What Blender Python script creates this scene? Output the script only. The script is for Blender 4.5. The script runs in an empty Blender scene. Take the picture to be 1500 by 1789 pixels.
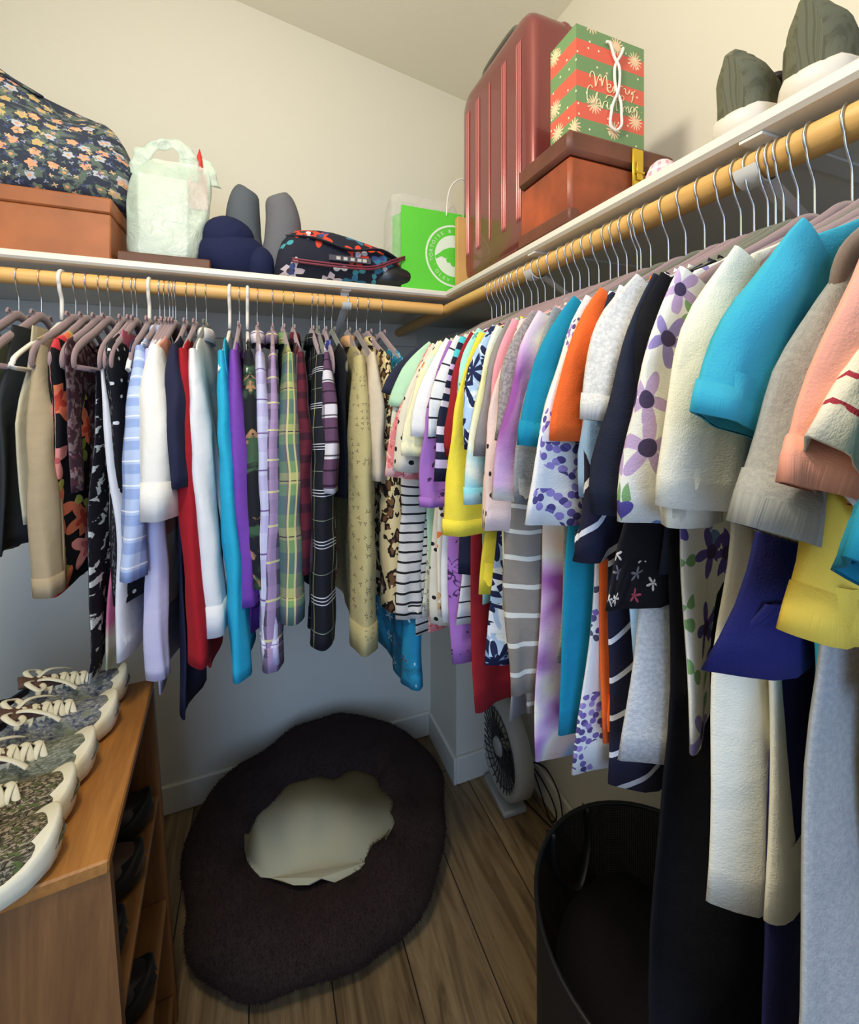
import bpy, math, random
from mathutils import Vector, Matrix, noise

# ------------------------------------------------------------------ camera, light, exposure
SC = bpy.context.scene
COL = SC.collection
YAW = math.radians(21.5); FPX = 760.0; CZ = 1.45
cam_d = bpy.data.cameras.new('camera'); cam = bpy.data.objects.new('camera', cam_d); COL.objects.link(cam)
cam.location = (0, 0, CZ); cam.rotation_euler = (math.pi/2, 0, -YAW)
cam_d.sensor_fit = 'HORIZONTAL'; cam_d.sensor_width = 36; cam_d.lens = 36*FPX/1500
cam_d.shift_y = -200/1500; cam_d.clip_start = 0.01
SC.camera = cam
SC.view_settings.view_transform = 'Standard'; SC.view_settings.look = 'None'
SC.view_settings.gamma = 1; SC.view_settings.use_curve_mapping = False
SC.view_settings.exposure = 0.32
W = bpy.data.worlds.new('world'); SC.world = W; W.use_nodes = True
W.node_tree.nodes['Background'].inputs[0].default_value = (0.40, 0.58, 1.0, 1)
W.node_tree.nodes['Background'].inputs[1].default_value = 0.42
def area(name, loc, target, size, power, color, shape='DISK', sy=None):
    l = bpy.data.lights.new(name, 'AREA'); l.shape = shape; l.size = size
    if sy: l.size_y = sy
    l.energy = power; l.color = color
    o = bpy.data.objects.new(name, l); COL.objects.link(o); o.location = loc
    o.rotation_euler = (Vector(target)-Vector(loc)).to_track_quat('-Z', 'Y').to_euler()
    return o
lb = bpy.data.lights.new('ceiling_bulb', 'POINT'); lb.energy = 27; lb.color = (1.0, 0.93, 0.78); lb.shadow_soft_size = 0.09
lo = bpy.data.objects.new('ceiling_bulb', lb); COL.objects.link(lo); lo.location = (-0.24, 0.33, 2.34)
dl = area('doorway_daylight', (-0.38, -1.3, 1.5), (-0.10, 1.5, 0.9), 0.8, 9.5, (0.42, 0.62, 1.0), 'RECTANGLE', 1.9)
dl.data.spread = math.radians(110)

FWD = Vector((math.sin(YAW), math.cos(YAW), 0)); RGT = Vector((math.cos(YAW), -math.sin(YAW), 0))
def ray(px, py): return FWD + RGT*((px-750)/FPX) + Vector((0, 0, (695-py)/FPX))
def atX(px, py, X): r = ray(px, py); t = X/r.x; return Vector((0, 0, CZ))+r*t
def atY(px, py, Y): r = ray(px, py); t = Y/r.y; return Vector((0, 0, CZ))+r*t
def atZ(px, py, Z): r = ray(px, py); t = (Z-CZ)/r.z; return Vector((0, 0, CZ))+r*t

# ------------------------------------------------------------------ materials
def lin(c):
    out = []
    for v in c[:3]:
        v = v/255.0
        out.append(v/12.92 if v <= 0.04045 else ((v+0.055)/1.055)**2.4)
    return tuple(out)+(1.0,)
class NT:
    def __init__(s, name):
        s.m = bpy.data.materials.new(name); s.m.use_nodes = True
        s.t = s.m.node_tree; s.b = s.t.nodes['Principled BSDF']; s._uv = None
    def n(s, typ, **kw):
        x = s.t.nodes.new(typ)
        for k, v in kw.items(): setattr(x, k, v)
        return x
    def put(s, sock, v):
        if isinstance(v, bpy.types.NodeSocket): s.t.links.new(v, sock)
        elif v is not None:
            try: sock.default_value = v
            except Exception: sock.default_value = (v, v, v)
    def math(s, op, a, b=None, c=None):
        x = s.n('ShaderNodeMath', operation=op); s.put(x.inputs[0], a)
        if b is not None: s.put(x.inputs[1], b)
        if c is not None: s.put(x.inputs[2], c)
        return x.outputs[0]
    def mix(s, f, a, b):
        x = s.n('ShaderNodeMix', data_type='RGBA'); s.put(x.inputs[0], f); s.put(x.inputs[6], a); s.put(x.inputs[7], b)
        return x.outputs[2]
    def uv(s):
        if s._uv is None:
            x = s.n('ShaderNodeTexCoord'); s._uv = x.outputs['UV']; sp = s.n('ShaderNodeSeparateXYZ')
            s.t.links.new(s._uv, sp.inputs[0]); s.u, s.v = sp.outputs[0], sp.outputs[1]
        return s._uv
    def noise(s, vec, scale, detail=2, rough=0.5, dist=0.0, color=False):
        x = s.n('ShaderNodeTexNoise'); s.put(x.inputs['Vector'], vec); x.inputs['Scale'].default_value = scale
        x.inputs['Detail'].default_value = detail; x.inputs['Roughness'].default_value = rough; x.inputs['Distortion'].default_value = dist
        return x.outputs['Color' if color else 'Fac']
    def ramp(s, f, stops, interp='LINEAR'):
        x = s.n('ShaderNodeValToRGB'); s.put(x.inputs[0], f); cr = x.color_ramp; cr.interpolation = interp
        while len(cr.elements) < len(stops): cr.elements.new(0.5)
        for e, (p, c) in zip(cr.elements, stops): e.position = p; e.color = lin(c)
        return x.outputs[0]
    def obj(s):
        return s.n('ShaderNodeTexCoord').outputs['Object']
    def bump(s, h, strength, dist=0.002):
        x = s.n('ShaderNodeBump'); x.inputs['Strength'].default_value = strength; x.inputs['Distance'].default_value = dist
        s.put(x.inputs['Height'], h); s.t.links.new(x.outputs[0], s.b.inputs['Normal'])

MC = {}
def plain(name, c, rough=0.6, metal=0.0, bump=None, var=0.0, spec=None, alpha=None, trans=None, sheen=None, coat=None):
    if name in MC: return MC[name]
    k = NT(name); col = lin(c)
    k.b.inputs['Roughness'].default_value = rough; k.b.inputs['Metallic'].default_value = metal
    if spec is not None: k.b.inputs['Specular IOR Level'].default_value = spec
    if alpha is not None: k.b.inputs['Alpha'].default_value = alpha
    if trans is not None: k.b.inputs['Transmission Weight'].default_value = trans
    if coat: k.b.inputs['Coat Weight'].default_value = coat
    if sheen: k.b.inputs['Sheen Weight'].default_value = sheen
    o = k.obj()
    if var:
        nz = k.noise(o, 9.0, 3)
        c2 = tuple(x*(1-var) for x in c); c3 = tuple(min(255, x*(1+var*0.6)) for x in c)
        k.put(k.b.inputs['Base Color'], k.ramp(nz, [(0.3, c2), (0.7, c3)]))
    else:
        k.b.inputs['Base Color'].default_value = col
    if bump: k.bump(k.noise(o, bump[0], 3), bump[1])
    MC[name] = k.m
    return k.m

def fabric(name, base, layers=(), rough=0.85, weave=0.25, alpha=None, warp=0.0):
    """cloth: base colour plus printed or woven layers laid out in metres on the cloth"""
    k = NT(name); vec = k.uv()
    if warp:
        nz = k.n('ShaderNodeTexNoise'); k.put(nz.inputs['Vector'], vec); nz.inputs['Scale'].default_value = 14
        vm = k.n('ShaderNodeVectorMath', operation='MULTIPLY_ADD'); k.put(vm.inputs[0], nz.outputs['Color'])
        vm.inputs[1].default_value = (warp, warp, 0); k.put(vm.inputs[2], vec)
        vec = vm.outputs[0]; sp = k.n('ShaderNodeSeparateXYZ'); k.put(sp.inputs[0], vec); u, v = sp.outputs[0], sp.outputs[1]
    else: u, v = k.u, k.v
    col = k.mix(0.0, lin(base), lin(base))
    for i, L in enumerate(layers):
        t = L[0]
        if t == 'stripe':       # axis, period, duty, offset, colour, opacity
            _, ax, per, duty, off, c = L[:6]; op = L[6] if len(L) > 6 else 1.0
            co = {'u': u, 'v': v}.get(ax)
            if ax == 'd': co = k.math('ADD', k.math('MULTIPLY', u, 0.8), v)
            f = k.math('FRACT', k.math('ADD', k.math('DIVIDE', co, per), off+50))
            m = k.math('MULTIPLY', k.math('LESS_THAN', f, duty), op)
            col = k.mix(m, col, lin(c))
        elif t == 'flower':     # cells per metre, radius, petals, petal depth, colours, density, seed
            _, sc, r, pet, amp, cs, dens, seed = L[:8]
            mp = k.n('ShaderNodeVectorMath', operation='MULTIPLY_ADD'); k.put(mp.inputs[0], vec)
            mp.inputs[1].default_value = (sc, sc, 0); mp.inputs[2].default_value = (seed*3.7, seed*1.3, 0)
            vo = k.n('ShaderNodeTexVoronoi', voronoi_dimensions='2D'); vo.inputs['Scale'].default_value = 1.0
            vo.inputs['Randomness'].default_value = 0.85; k.put(vo.inputs['Vector'], mp.outputs[0])
            d = k.n('ShaderNodeVectorMath', operation='SUBTRACT'); k.put(d.inputs[0], mp.outputs[0]); k.put(d.inputs[1], vo.outputs['Position'])
            sp = k.n('ShaderNodeSeparateXYZ'); k.put(sp.inputs[0], d.outputs[0])
            rad = k.math('SQRT', k.math('ADD', k.math('MULTIPLY', sp.outputs[0], sp.outputs[0]), k.math('MULTIPLY', sp.outputs[1], sp.outputs[1])))
            rr = r
            cs3 = k.n('ShaderNodeSeparateColor'); k.put(cs3.inputs[0], vo.outputs['Color'])
            if pet:
                an = k.math('ARCTAN2', sp.outputs[1], sp.outputs[0])
                an = k.math('ADD', k.math('MULTIPLY', an, pet), k.math('MULTIPLY', cs3.outputs[1], 6.0))
                rr = k.math('MULTIPLY', k.math('ADD', k.math('MULTIPLY', k.math('COSINE', an), amp), 1.0-amp), r)
            m = k.math('LESS_THAN', rad, rr)
            m = k.math('MULTIPLY', m, k.math('LESS_THAN', cs3.outputs[0], dens))
            if len(L) > 8:
                m = k.math('MULTIPLY', m, k.math('GREATER_THAN', k.noise(mp.outputs[0], L[8]/sc, 1), .53))
            if isinstance(cs, list):
                st = [(j/len(cs), c) for j, c in enumerate(cs)]
                c2 = k.ramp(cs3.outputs[2], st, 'CONSTANT')
            else: c2 = lin(cs)
            col = k.mix(m, col, c2)
        elif t == 'blob':       # noise scale, threshold, colour, softness, seed, (stretch u, stretch v)
            _, sc, th, c, soft, seed = L[:6]; st = L[6] if len(L) > 6 else (1, 1)
            mp = k.n('ShaderNodeVectorMath', operation='MULTIPLY_ADD'); k.put(mp.inputs[0], vec)
            mp.inputs[1].default_value = (st[0], st[1], 1); mp.inputs[2].default_value = (seed*1.7, seed*2.9, 0)
            nz = k.noise(mp.outputs[0], sc, 3, 0.55, 0.6)
            m = k.n('ShaderNodeMapRange'); k.put(m.inputs[0], nz); m.inputs[1].default_value = th-soft; m.inputs[2].default_value = th+soft
            col = k.mix(m.outputs[0], col, lin(c))
        elif t == 'leopard':
            _, sc = L
            nzc = k.n('ShaderNodeTexNoise'); k.put(nzc.inputs['Vector'], vec); nzc.inputs['Scale'].default_value = sc*1.2
            mp = k.n('ShaderNodeVectorMath', operation='MULTIPLY_ADD'); k.put(mp.inputs[0], vec); mp.inputs[1].default_value = (sc, sc*0.75, 0)
            k.put(mp.inputs[2], nzc.outputs['Color'])
            vo = k.n('ShaderNodeTexVoronoi', voronoi_dimensions='2D'); vo.inputs['Scale'].default_value = 1.0; k.put(vo.inputs['Vector'], mp.outputs[0])
            d = vo.outputs['Distance']
            col = k.mix(k.math('LESS_THAN', d, 0.47), col, lin((40, 27, 22)))
            col = k.mix(k.math('LESS_THAN', d, 0.27), col, lin((112, 78, 48)))
            nz = k.noise(vec, sc*1.3, 2)
            col = k.mix(k.math('GREATER_THAN', nz, 0.56), col, lin(base))
        elif t == 'tie':        # soft dyed cloud colours: scale, stops
            _, sc, stops = L
            col = k.ramp(k.noise(vec, sc, 2, 0.5, 0.8), stops)
        elif t == 'bands':      # colours that change down the cloth: (v0, v1, stops) constant
            _, v0, v1, stops, interp = L
            m = k.n('ShaderNodeMapRange'); k.put(m.inputs[0], v); m.inputs[1].default_value = v0; m.inputs[2].default_value = v1
            col = k.ramp(m.outputs[0], stops, interp)
        elif t == 'heather':
            _, c, amt = L
            nz = k.noise(vec, 260, 3, 0.7)
            m = k.n('ShaderNodeMapRange'); k.put(m.inputs[0], nz); m.inputs[1].default_value = 0.4; m.inputs[2].default_value = 0.62
            col = k.mix(k.math('MULTIPLY', m.outputs[0], amt), col, lin(c))
    k.put(k.b.inputs['Base Color'], col)
    k.b.inputs['Roughness'].default_value = rough
    k.b.inputs['Specular IOR Level'].default_value = 0.25
    if alpha is not None: k.b.inputs['Alpha'].default_value = alpha
    h = k.math('ADD', k.math('MULTIPLY', k.noise(vec, 700, 2), 0.5), k.math('MULTIPLY', k.noise(vec, 35, 3), 2.0))
    k.bump(k.math('ADD', h, k.math('MULTIPLY', k.noise(vec, 11, 3, 0.5, 0.5), 5.0)), weave*1.3, 0.003)
    return k.m

def wood(name, c1, c2, scale=1.0, axis='Y', rough=0.5):
    k = NT(name); o = k.obj(); mp = k.n('ShaderNodeMapping'); k.put(mp.inputs[0], o)
    s = {'X': (1.2, 14, 14), 'Y': (14, 1.2, 14), 'Z': (14, 14, 1.2)}[axis]
    mp.inputs['Scale'].default_value = tuple(x*scale for x in s)
    nz = k.noise(mp.outputs[0], 1.6, 6, 0.65, 1.2); nf = k.noise(mp.outputs[0], 9.0, 4, 0.7, 0.2)
    f = k.math('ADD', k.math('MULTIPLY', nz, 0.7), k.math('MULTIPLY', nf, 0.3))
    k.put(k.b.inputs['Base Color'], k.ramp(f, [(0.32, c1), (0.5, tuple((a+b)/2 for a, b in zip(c1, c2))), (0.66, c2)]))
    k.b.inputs['Roughness'].default_value = rough; k.bump(nf, 0.12)
    return k.m

# ------------------------------------------------------------------ mesh helpers
class MB:
    def __init__(s): s.v = []; s.f = []; s.uv = []; s.mi = []
    def add(s, vs, fs, uvs=None, mi=0):
        o = len(s.v); s.v += [tuple(p) for p in vs]
        for i, f in enumerate(fs):
            s.f.append(tuple(j+o for j in f)); s.mi.append(mi)
            s.uv.append(uvs[i] if uvs else [(vs[j][0], vs[j][2]) for j in f])
        return s
    def box(s, a, b, mi=0, bev=0.0, M=None):
        (x0, y0, z0), (x1, y1, z1) = a, b
        if x0 > x1: x0, x1 = x1, x0
        if y0 > y1: y0, y1 = y1, y0
        if z0 > z1: z0, z1 = z1, z0
        e = min(bev, (x1-x0)/2.1, (y1-y0)/2.1, (z1-z0)/2.1)
        if e <= 0:
            v = [(x, y, z) for z in (z0, z1) for y in (y0, y1) for x in (x0, x1)]
            f = [(0, 2, 3, 1), (4, 5, 7, 6), (0, 1, 5, 4), (2, 6, 7, 3), (0, 4, 6, 2), (1, 3, 7, 5)]
        else:
            v = []; idx = {}
            for sx in (0, 1):
                for sy in (0, 1):
                    for sz in (0, 1):
                        X = (x0, x1)[sx]; Y = (y0, y1)[sy]; Z = (z0, z1)[sz]
                        ix = X+(e if sx == 0 else -e); iy = Y+(e if sy == 0 else -e); iz = Z+(e if sz == 0 else -e)
                        idx[sx, sy, sz] = len(v); v += [(X, iy, iz), (ix, Y, iz), (ix, iy, Z)]
            def c(*k): return idx[k]
            f = []
            for q in (0, 1):
                f.append([c(q, *t)+0 for t in ((0, 0), (1, 0), (1, 1), (0, 1))][::(1 if q else -1)])
                f.append([c(t[0], q, t[1])+1 for t in ((0, 0), (1, 0), (1, 1), (0, 1))][::(-1 if q else 1)])
                f.append([c(t[0], t[1], q)+2 for t in ((0, 0), (1, 0), (1, 1), (0, 1))][::(1 if q else -1)])
            for p in (0, 1):
                for q in (0, 1):
                    f.append((c(0, p, q)+1, c(1, p, q)+1, c(1, p, q)+2, c(0, p, q)+2))
                    f.append((c(p, 0, q)+0, c(p, 1, q)+0, c(p, 1, q)+2, c(p, 0, q)+2))
                    f.append((c(p, q, 0)+0, c(p, q, 1)+0, c(p, q, 1)+1, c(p, q, 0)+1))
            for kk in idx.values(): f.append((kk, kk+1, kk+2))
        if M is not None: v = [tuple(M @ Vector(p)) for p in v]
        uvs = []
        for ff in f:
            P = [Vector(v[j]) for j in ff]; nrm = (P[1]-P[0]).cross(P[2]-P[0]); ax = max(range(3), key=lambda q: abs(nrm[q]))
            uvs.append([((p.y, p.z) if ax == 0 else (p.x, p.z) if ax == 1 else (p.x, p.y)) for p in P])
        return s.add(v, f, uvs, mi)
    def tube(s, pts, r, n=10, mi=0, closed=False, cap=True, flat=1.0, up=None):
        pts = [Vector(p) for p in pts]; m = len(pts); rings = []
        prev = None
        for i, p in enumerate(pts):
            if closed: t = pts[(i+1) % m]-pts[i-1]
            else: t = pts[min(i+1, m-1)]-pts[max(i-1, 0)]
            t.normalize()
            if up is not None: u = Vector(up); 
            elif prev is None: u = Vector((0, 0, 1)) if abs(t.z) < 0.9 else Vector((1, 0, 0))
            else: u = prev
            a = (u-t*u.dot(t)); 
            if a.length < 1e-6: a = Vector((1, 0, 0))-t*t.x
            a.normalize(); b = t.cross(a); prev = a
            rr = r[i] if isinstance(r, (list, tuple)) else r
            rings.append([p+a*math.cos(q*2*math.pi/n)*rr*flat+b*math.sin(q*2*math.pi/n)*rr for q in range(n)])
        return s.rings(rings, closed, cap, mi)
    def rings(s, rings, closed=False, cap=False, mi=0, uvf=None, open_ring=False):
        n = len(rings[0]); vs = [p for R in rings for p in R]; fs = []; uvs = []
        m = len(rings)
        acc = 0.0; L = [0.0]
        for i in range(1, m): acc += (Vector(rings[i][0])-Vector(rings[i-1][0])).length; L.append(acc)
        per = [0.0]
        for j in range(n): per.append(per[-1]+(Vector(rings[m//2][j])-Vector(rings[m//2][(j+1) % n])).length)
        for i in range(m if closed else m-1):
            i2 = (i+1) % m
            for j in range(n-1 if open_ring else n):
                j2 = (j+1) % n
                fs.append((i*n+j, i*n+j2, i2*n+j2, i2*n+j))
                if uvf: uvs.append([uvf(i, j), uvf(i, j+1), uvf(i2, j+1), uvf(i2, j)])
                else:
                    l2 = L[i2] if i2 > i else acc
                    uvs.append([(per[j], L[i]), (per[j+1], L[i]), (per[j+1], l2), (per[j], l2)])
        if cap and not closed:
            fs.append(tuple(range(n))[::-1]); uvs.append([(0, 0)]*n)
            fs.append(tuple((m-1)*n+j for j in range(n))); uvs.append([(0, 0)]*n)
        return s.add(vs, fs, uvs, mi)
    def build(s, name, mats, parent=None, smooth=True, angle=None):
        me = bpy.data.meshes.new(name); me.from_pydata(s.v, [], s.f)
        l = me.uv_layers.new(name='UVMap'); flat = [c for u in s.uv for p in u for c in p]
        l.data.foreach_set('uv', flat)
        for m in (mats if isinstance(mats, (list, tuple)) else [mats]): me.materials.append(m)
        me.polygons.foreach_set('material_index', s.mi)
        me.polygons.foreach_set('use_smooth', [bool(smooth)]*len(s.f))
        me.update()
        import bmesh
        bm = bmesh.new(); bm.from_mesh(me); bmesh.ops.recalc_face_normals(bm, faces=bm.faces); bm.to_mesh(me); bm.free()
        if smooth and angle: me.set_sharp_from_angle(angle=math.radians(angle))
        o = bpy.data.objects.new(name, me); COL.objects.link(o)
        if parent: o.parent = parent
        return o
def thing(name, loc, label, cat, group=None, rz=0.0):
    o = bpy.data.objects.new(name, None); COL.objects.link(o); o.location = loc; o.rotation_euler = (0, 0, rz)
    o.empty_display_size = 0.05
    return tag(o, label, cat, group)
def tag(o, label, cat, group=None):
    o['label'] = label; o['category'] = cat
    if group: o['group'] = group
    return o
def struct(o): o['kind'] = 'structure'; return o
def text_mb(txt, size, mb, xf, mi=0, ext=0.0):
    c = bpy.data.curves.new('t', 'FONT'); c.body = txt; c.size = size; c.align_x = 'CENTER'; c.extrude = ext
    o = bpy.data.objects.new('t', c); COL.objects.link(o); dg = bpy.context.evaluated_depsgraph_get(); dg.update()
    me = bpy.data.meshes.new_from_object(o.evaluated_get(dg))
    mb.add([xf(v.co) for v in me.vertices], [tuple(p.vertices) for p in me.polygons], None, mi)
    bpy.data.objects.remove(o); bpy.data.curves.remove(c); bpy.data.meshes.remove(me)
def smoothpts(pts, k=6, closed=False):
    P = [Vector(p) for p in pts]; out = []; n = len(P)
    rng = range(n if closed else n-1)
    for i in rng:
        p0 = P[i-1] if (closed or i > 0) else P[0]; p1 = P[i]; p2 = P[(i+1) % n]; p3 = P[(i+2) % n] if (closed or i+2 < n) else P[-1]
        for j in range(k):
            t = j/k
            out.append(0.5*((2*p1)+(p2-p0)*t+(2*p0-5*p1+4*p2-p3)*t*t+(3*p1-p0-3*p2+p3)*t**3))
    if not closed: out.append(P[-1])
    return out
# ------------------------------------------------------------------ room
XR, YB, XL, XB, YBUMP = 0.965, 1.75, -0.76, 0.694, 1.488
RX, RY, RZ, RR = 0.544, 1.236, 1.72, 0.0175
SHZ = 1.755; SHT = 0.019; SX, SY = 0.528, 1.212
def wallmat(name, c):
    k = NT(name); o = k.obj(); n = k.noise(o, 120, 3)
    k.b.inputs['Base Color'].default_value = lin(c); k.b.inputs['Roughness'].default_value = 0.8
    k.bump(n, 0.15, 0.002); return k.m
M_wall = wallmat('wall_paint', (222, 217, 200)); M_ceil = wallmat('ceiling_paint', (230, 225, 208))
M_trim = plain('white_trim_paint', (226, 222, 208), 0.4)
k = NT('plank_floor'); o_ = k.obj(); mp = k.n('ShaderNodeMapping'); k.put(mp.inputs[0], o_)
mp.inputs['Rotation'].default_value = (0, 0, math.pi/2); mp.inputs['Location'].default_value = (0.3, 0.02, 0)
br = k.n('ShaderNodeTexBrick'); k.put(br.inputs['Vector'], mp.outputs[0]); br.inputs['Scale'].default_value = 1.0
br.inputs['Brick Width'].default_value = 1.25; br.inputs['Row Height'].default_value = 0.19; br.inputs['Mortar Size'].default_value = 0.0018
br.inputs['Color1'].default_value = (0.0, 0, 0, 1); br.inputs['Color2'].default_value = (1, 1, 1, 1); br.inputs['Mortar'].default_value = (0.5, 0.5, 0.5, 1)
br.offset = 0.37
mg = k.n('ShaderNodeMapping'); k.put(mg.inputs[0], o_); mg.inputs['Scale'].default_value = (13, 1.3, 1)
off = k.n('ShaderNodeVectorMath', operation='MULTIPLY_ADD'); k.put(off.inputs[0], br.outputs['Color']); off.inputs[1].default_value = (7, 5, 3); k.put(off.inputs[2], mg.outputs[0])
gr = k.noise(off.outputs[0], 1.7, 8, 0.68, 1.6)
cc = k.ramp(gr, [(0.3, (92, 72, 50)), (0.5, (150, 126, 92)), (0.68, (178, 156, 118))])
pv = k.ramp(br.outputs['Color'], [(0, (205, 195, 180)), (1, (255, 250, 240))])
mm = k.n('ShaderNodeMix', data_type='RGBA', blend_type='MULTIPLY'); mm.inputs[0].default_value = 1; k.put(mm.inputs[6], cc); k.put(mm.inputs[7], pv)
c3 = k.mix(k.math('MULTIPLY', br.outputs['Fac'], 1.0), mm.outputs[2], lin((40, 30, 22)))
k.put(k.b.inputs['Base Color'], c3); k.b.inputs['Roughness'].default_value = 0.5; k.bump(gr, 0.15)
M_floor = k.m
YN = -0.75
def slab(name, a, b, m, bev=0): return struct(MB().box(a, b, 0, bev).build(name, m, None, False))
slab('floor', (XL-.1, YN-0.6, -0.1), (XR+.1, YB+.1, 0), M_floor)
slab('wall_back', (XL-.1, YB, 0), (XR+.1, YB+.1, 3.4), M_wall)
slab('wall_right', (XR, YN, 0), (XR+.1, YB, 3.4), M_wall)
slab('wall_left', (XL-.1, YN, 0), (XL, YB, 3.4), M_wall)
# sloped ceiling, lowest over the right wall
zc = lambda x: 2.76+(XR-x)*0.145
mb = MB(); x0, x1, y0, y1 = XL-.1, XR+.1, YN, YB+.1
vs = [(x0, y0, zc(x0)), (x1, y0, zc(x1)), (x1, y1, zc(x1)), (x0, y1, zc(x0))]; vs += [(p[0], p[1], p[2]+.1) for p in vs]
mb.add(vs, [(0, 1, 2, 3), (7, 6, 5, 4), (0, 4, 5, 1), (1, 5, 6, 2), (2, 6, 7, 3), (3, 7, 4, 0)])
struct(mb.build('ceiling', M_ceil, None, False))
# boxed-in corner below the shelf
slab('wall_chase', (XB, YBUMP, 0), (XR, YB, SHZ-0.06), M_wall)
def bb(name, a, b): slab(name, a, b, M_trim, 0.004)
bb('baseboard_back', (XL, YB-.014, 0), (XB, YB, .10)); bb('baseboard_chase', (XB-.014, YBUMP-.014, 0), (XB, YB-.014, .10))
bb('baseboard_chase_front', (XB, YBUMP-.014, 0), (XR-.014, YBUMP, .10)); bb('baseboard_right', (XR-.014, YN, 0), (XR, YBUMP, .10))
bb('baseboard_left', (XL, YN, 0), (XL+.014, YB-.014, .10))
# front wall with the open doorway the daylight comes through
slab('wall_front', (-0.05+.42, YN-.1, 0), (XR+.1, YN, 3.4), M_wall)
slab('trim_1', (XL, YB-.018, SHZ-.09), (SX+.1, YB, SHZ), M_trim, 0.002)
slab('trim_2', (XR-.018, YN, SHZ-.09), (XR, YBUMP, SHZ), M_trim, 0.002)

# ------------------------------------------------------------------ shelves, rods, brackets
def shelf(name, label, a, b, vs=None):
    mb = MB()
    if vs is None: mb.box(a, b, 0, 0.005)
    o = mb.build(name, M_trim, None, True, 30); tag(o, label, 'shelf'); return o
shelf('closet_shelf', 'white board shelf along the back wall above the left rod', (XL, SY, SHZ), (XR, YB, SHZ+SHT))
shelf('closet_shelf', 'white board shelf along the right wall holding the suitcase and shoes', (SX, YN+.01, SHZ), (XR, SY-.001, SHZ+SHT))
SHZ += SHT
M_rod = wood('rod_wood', (214, 160, 84), (238, 190, 118), 1.5, 'X', 0.45)
M_rod2 = wood('rod_wood_long', (202, 154, 84), (226, 184, 110), 1.5, 'Y', 0.45)
tag(MB().tube([(XL, RY, RZ), (RX-.018, RY, RZ)], RR, 24).build('closet_rod', M_rod, None, True, 40), 'round wooden rod crossing under the back wall shelf', 'rod')
tag(MB().tube([(RX, YN+.01, RZ), (RX, YB-.018, RZ)], RR, 24).build('closet_rod', M_rod2, None, True, 40), 'round wooden rod running under the right wall shelf', 'rod')
M_brk = plain('white_enamel', (222, 222, 214), 0.35)
def bracket(loc, rz, label, depth):
    # local +x points from the rod to the wall
    t = thing('shelf_bracket', loc, label, 'bracket', 'shelf and rod brackets', rz)
    w = .013; mb = MB()
    mb.box((-.01, -w, .031), (depth-.002, w, .0345), 0)
    pts = [(RR*1.16*math.cos(a), 0, RR*1.16*math.sin(a)) for a in [math.radians(q) for q in range(-170, 31, 20)]]
    mb.box((.018, -w*.9, .006), (.022, w*.9, .033)); mb.build('arm', M_brk, t, False)
    mb = MB(); R = []
    for p in pts:
        d = Vector(p).normalized()
        R.append([Vector(p)+Vector((0, -w, 0)), Vector(p)+Vector((0, w, 0)), Vector(p)+d*.002+Vector((0, w, 0)), Vector(p)+d*.002+Vector((0, -w, 0))])
    mb.rings(R, cap=True); mb.build('rod_cradle', M_brk, t, True, 40)
    mb = MB(); mb.tube([(.016, 0, -.012), (depth-.012, 0, -.20)], .011, 4, flat=.25); mb.build('brace', M_brk, t, False)
    mb = MB(); mb.box((depth-.006, -w, -.24), (depth-.001, w, .03)); mb.build('wall_plate', M_brk, t, False)
    return t
bracket((RX, .335, RZ), 0, 'white metal bracket holding the right rod nearest the pair of grey shoes', XR-.018-RX)
bracket((RX, .772, RZ), 0, 'white metal bracket holding the right rod below the brown leather case', XR-.018-RX)
bracket((.232, RY, RZ), math.pi/2, 'white metal bracket holding the back rod below the floral duffel', YB-.018-RY)

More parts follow.
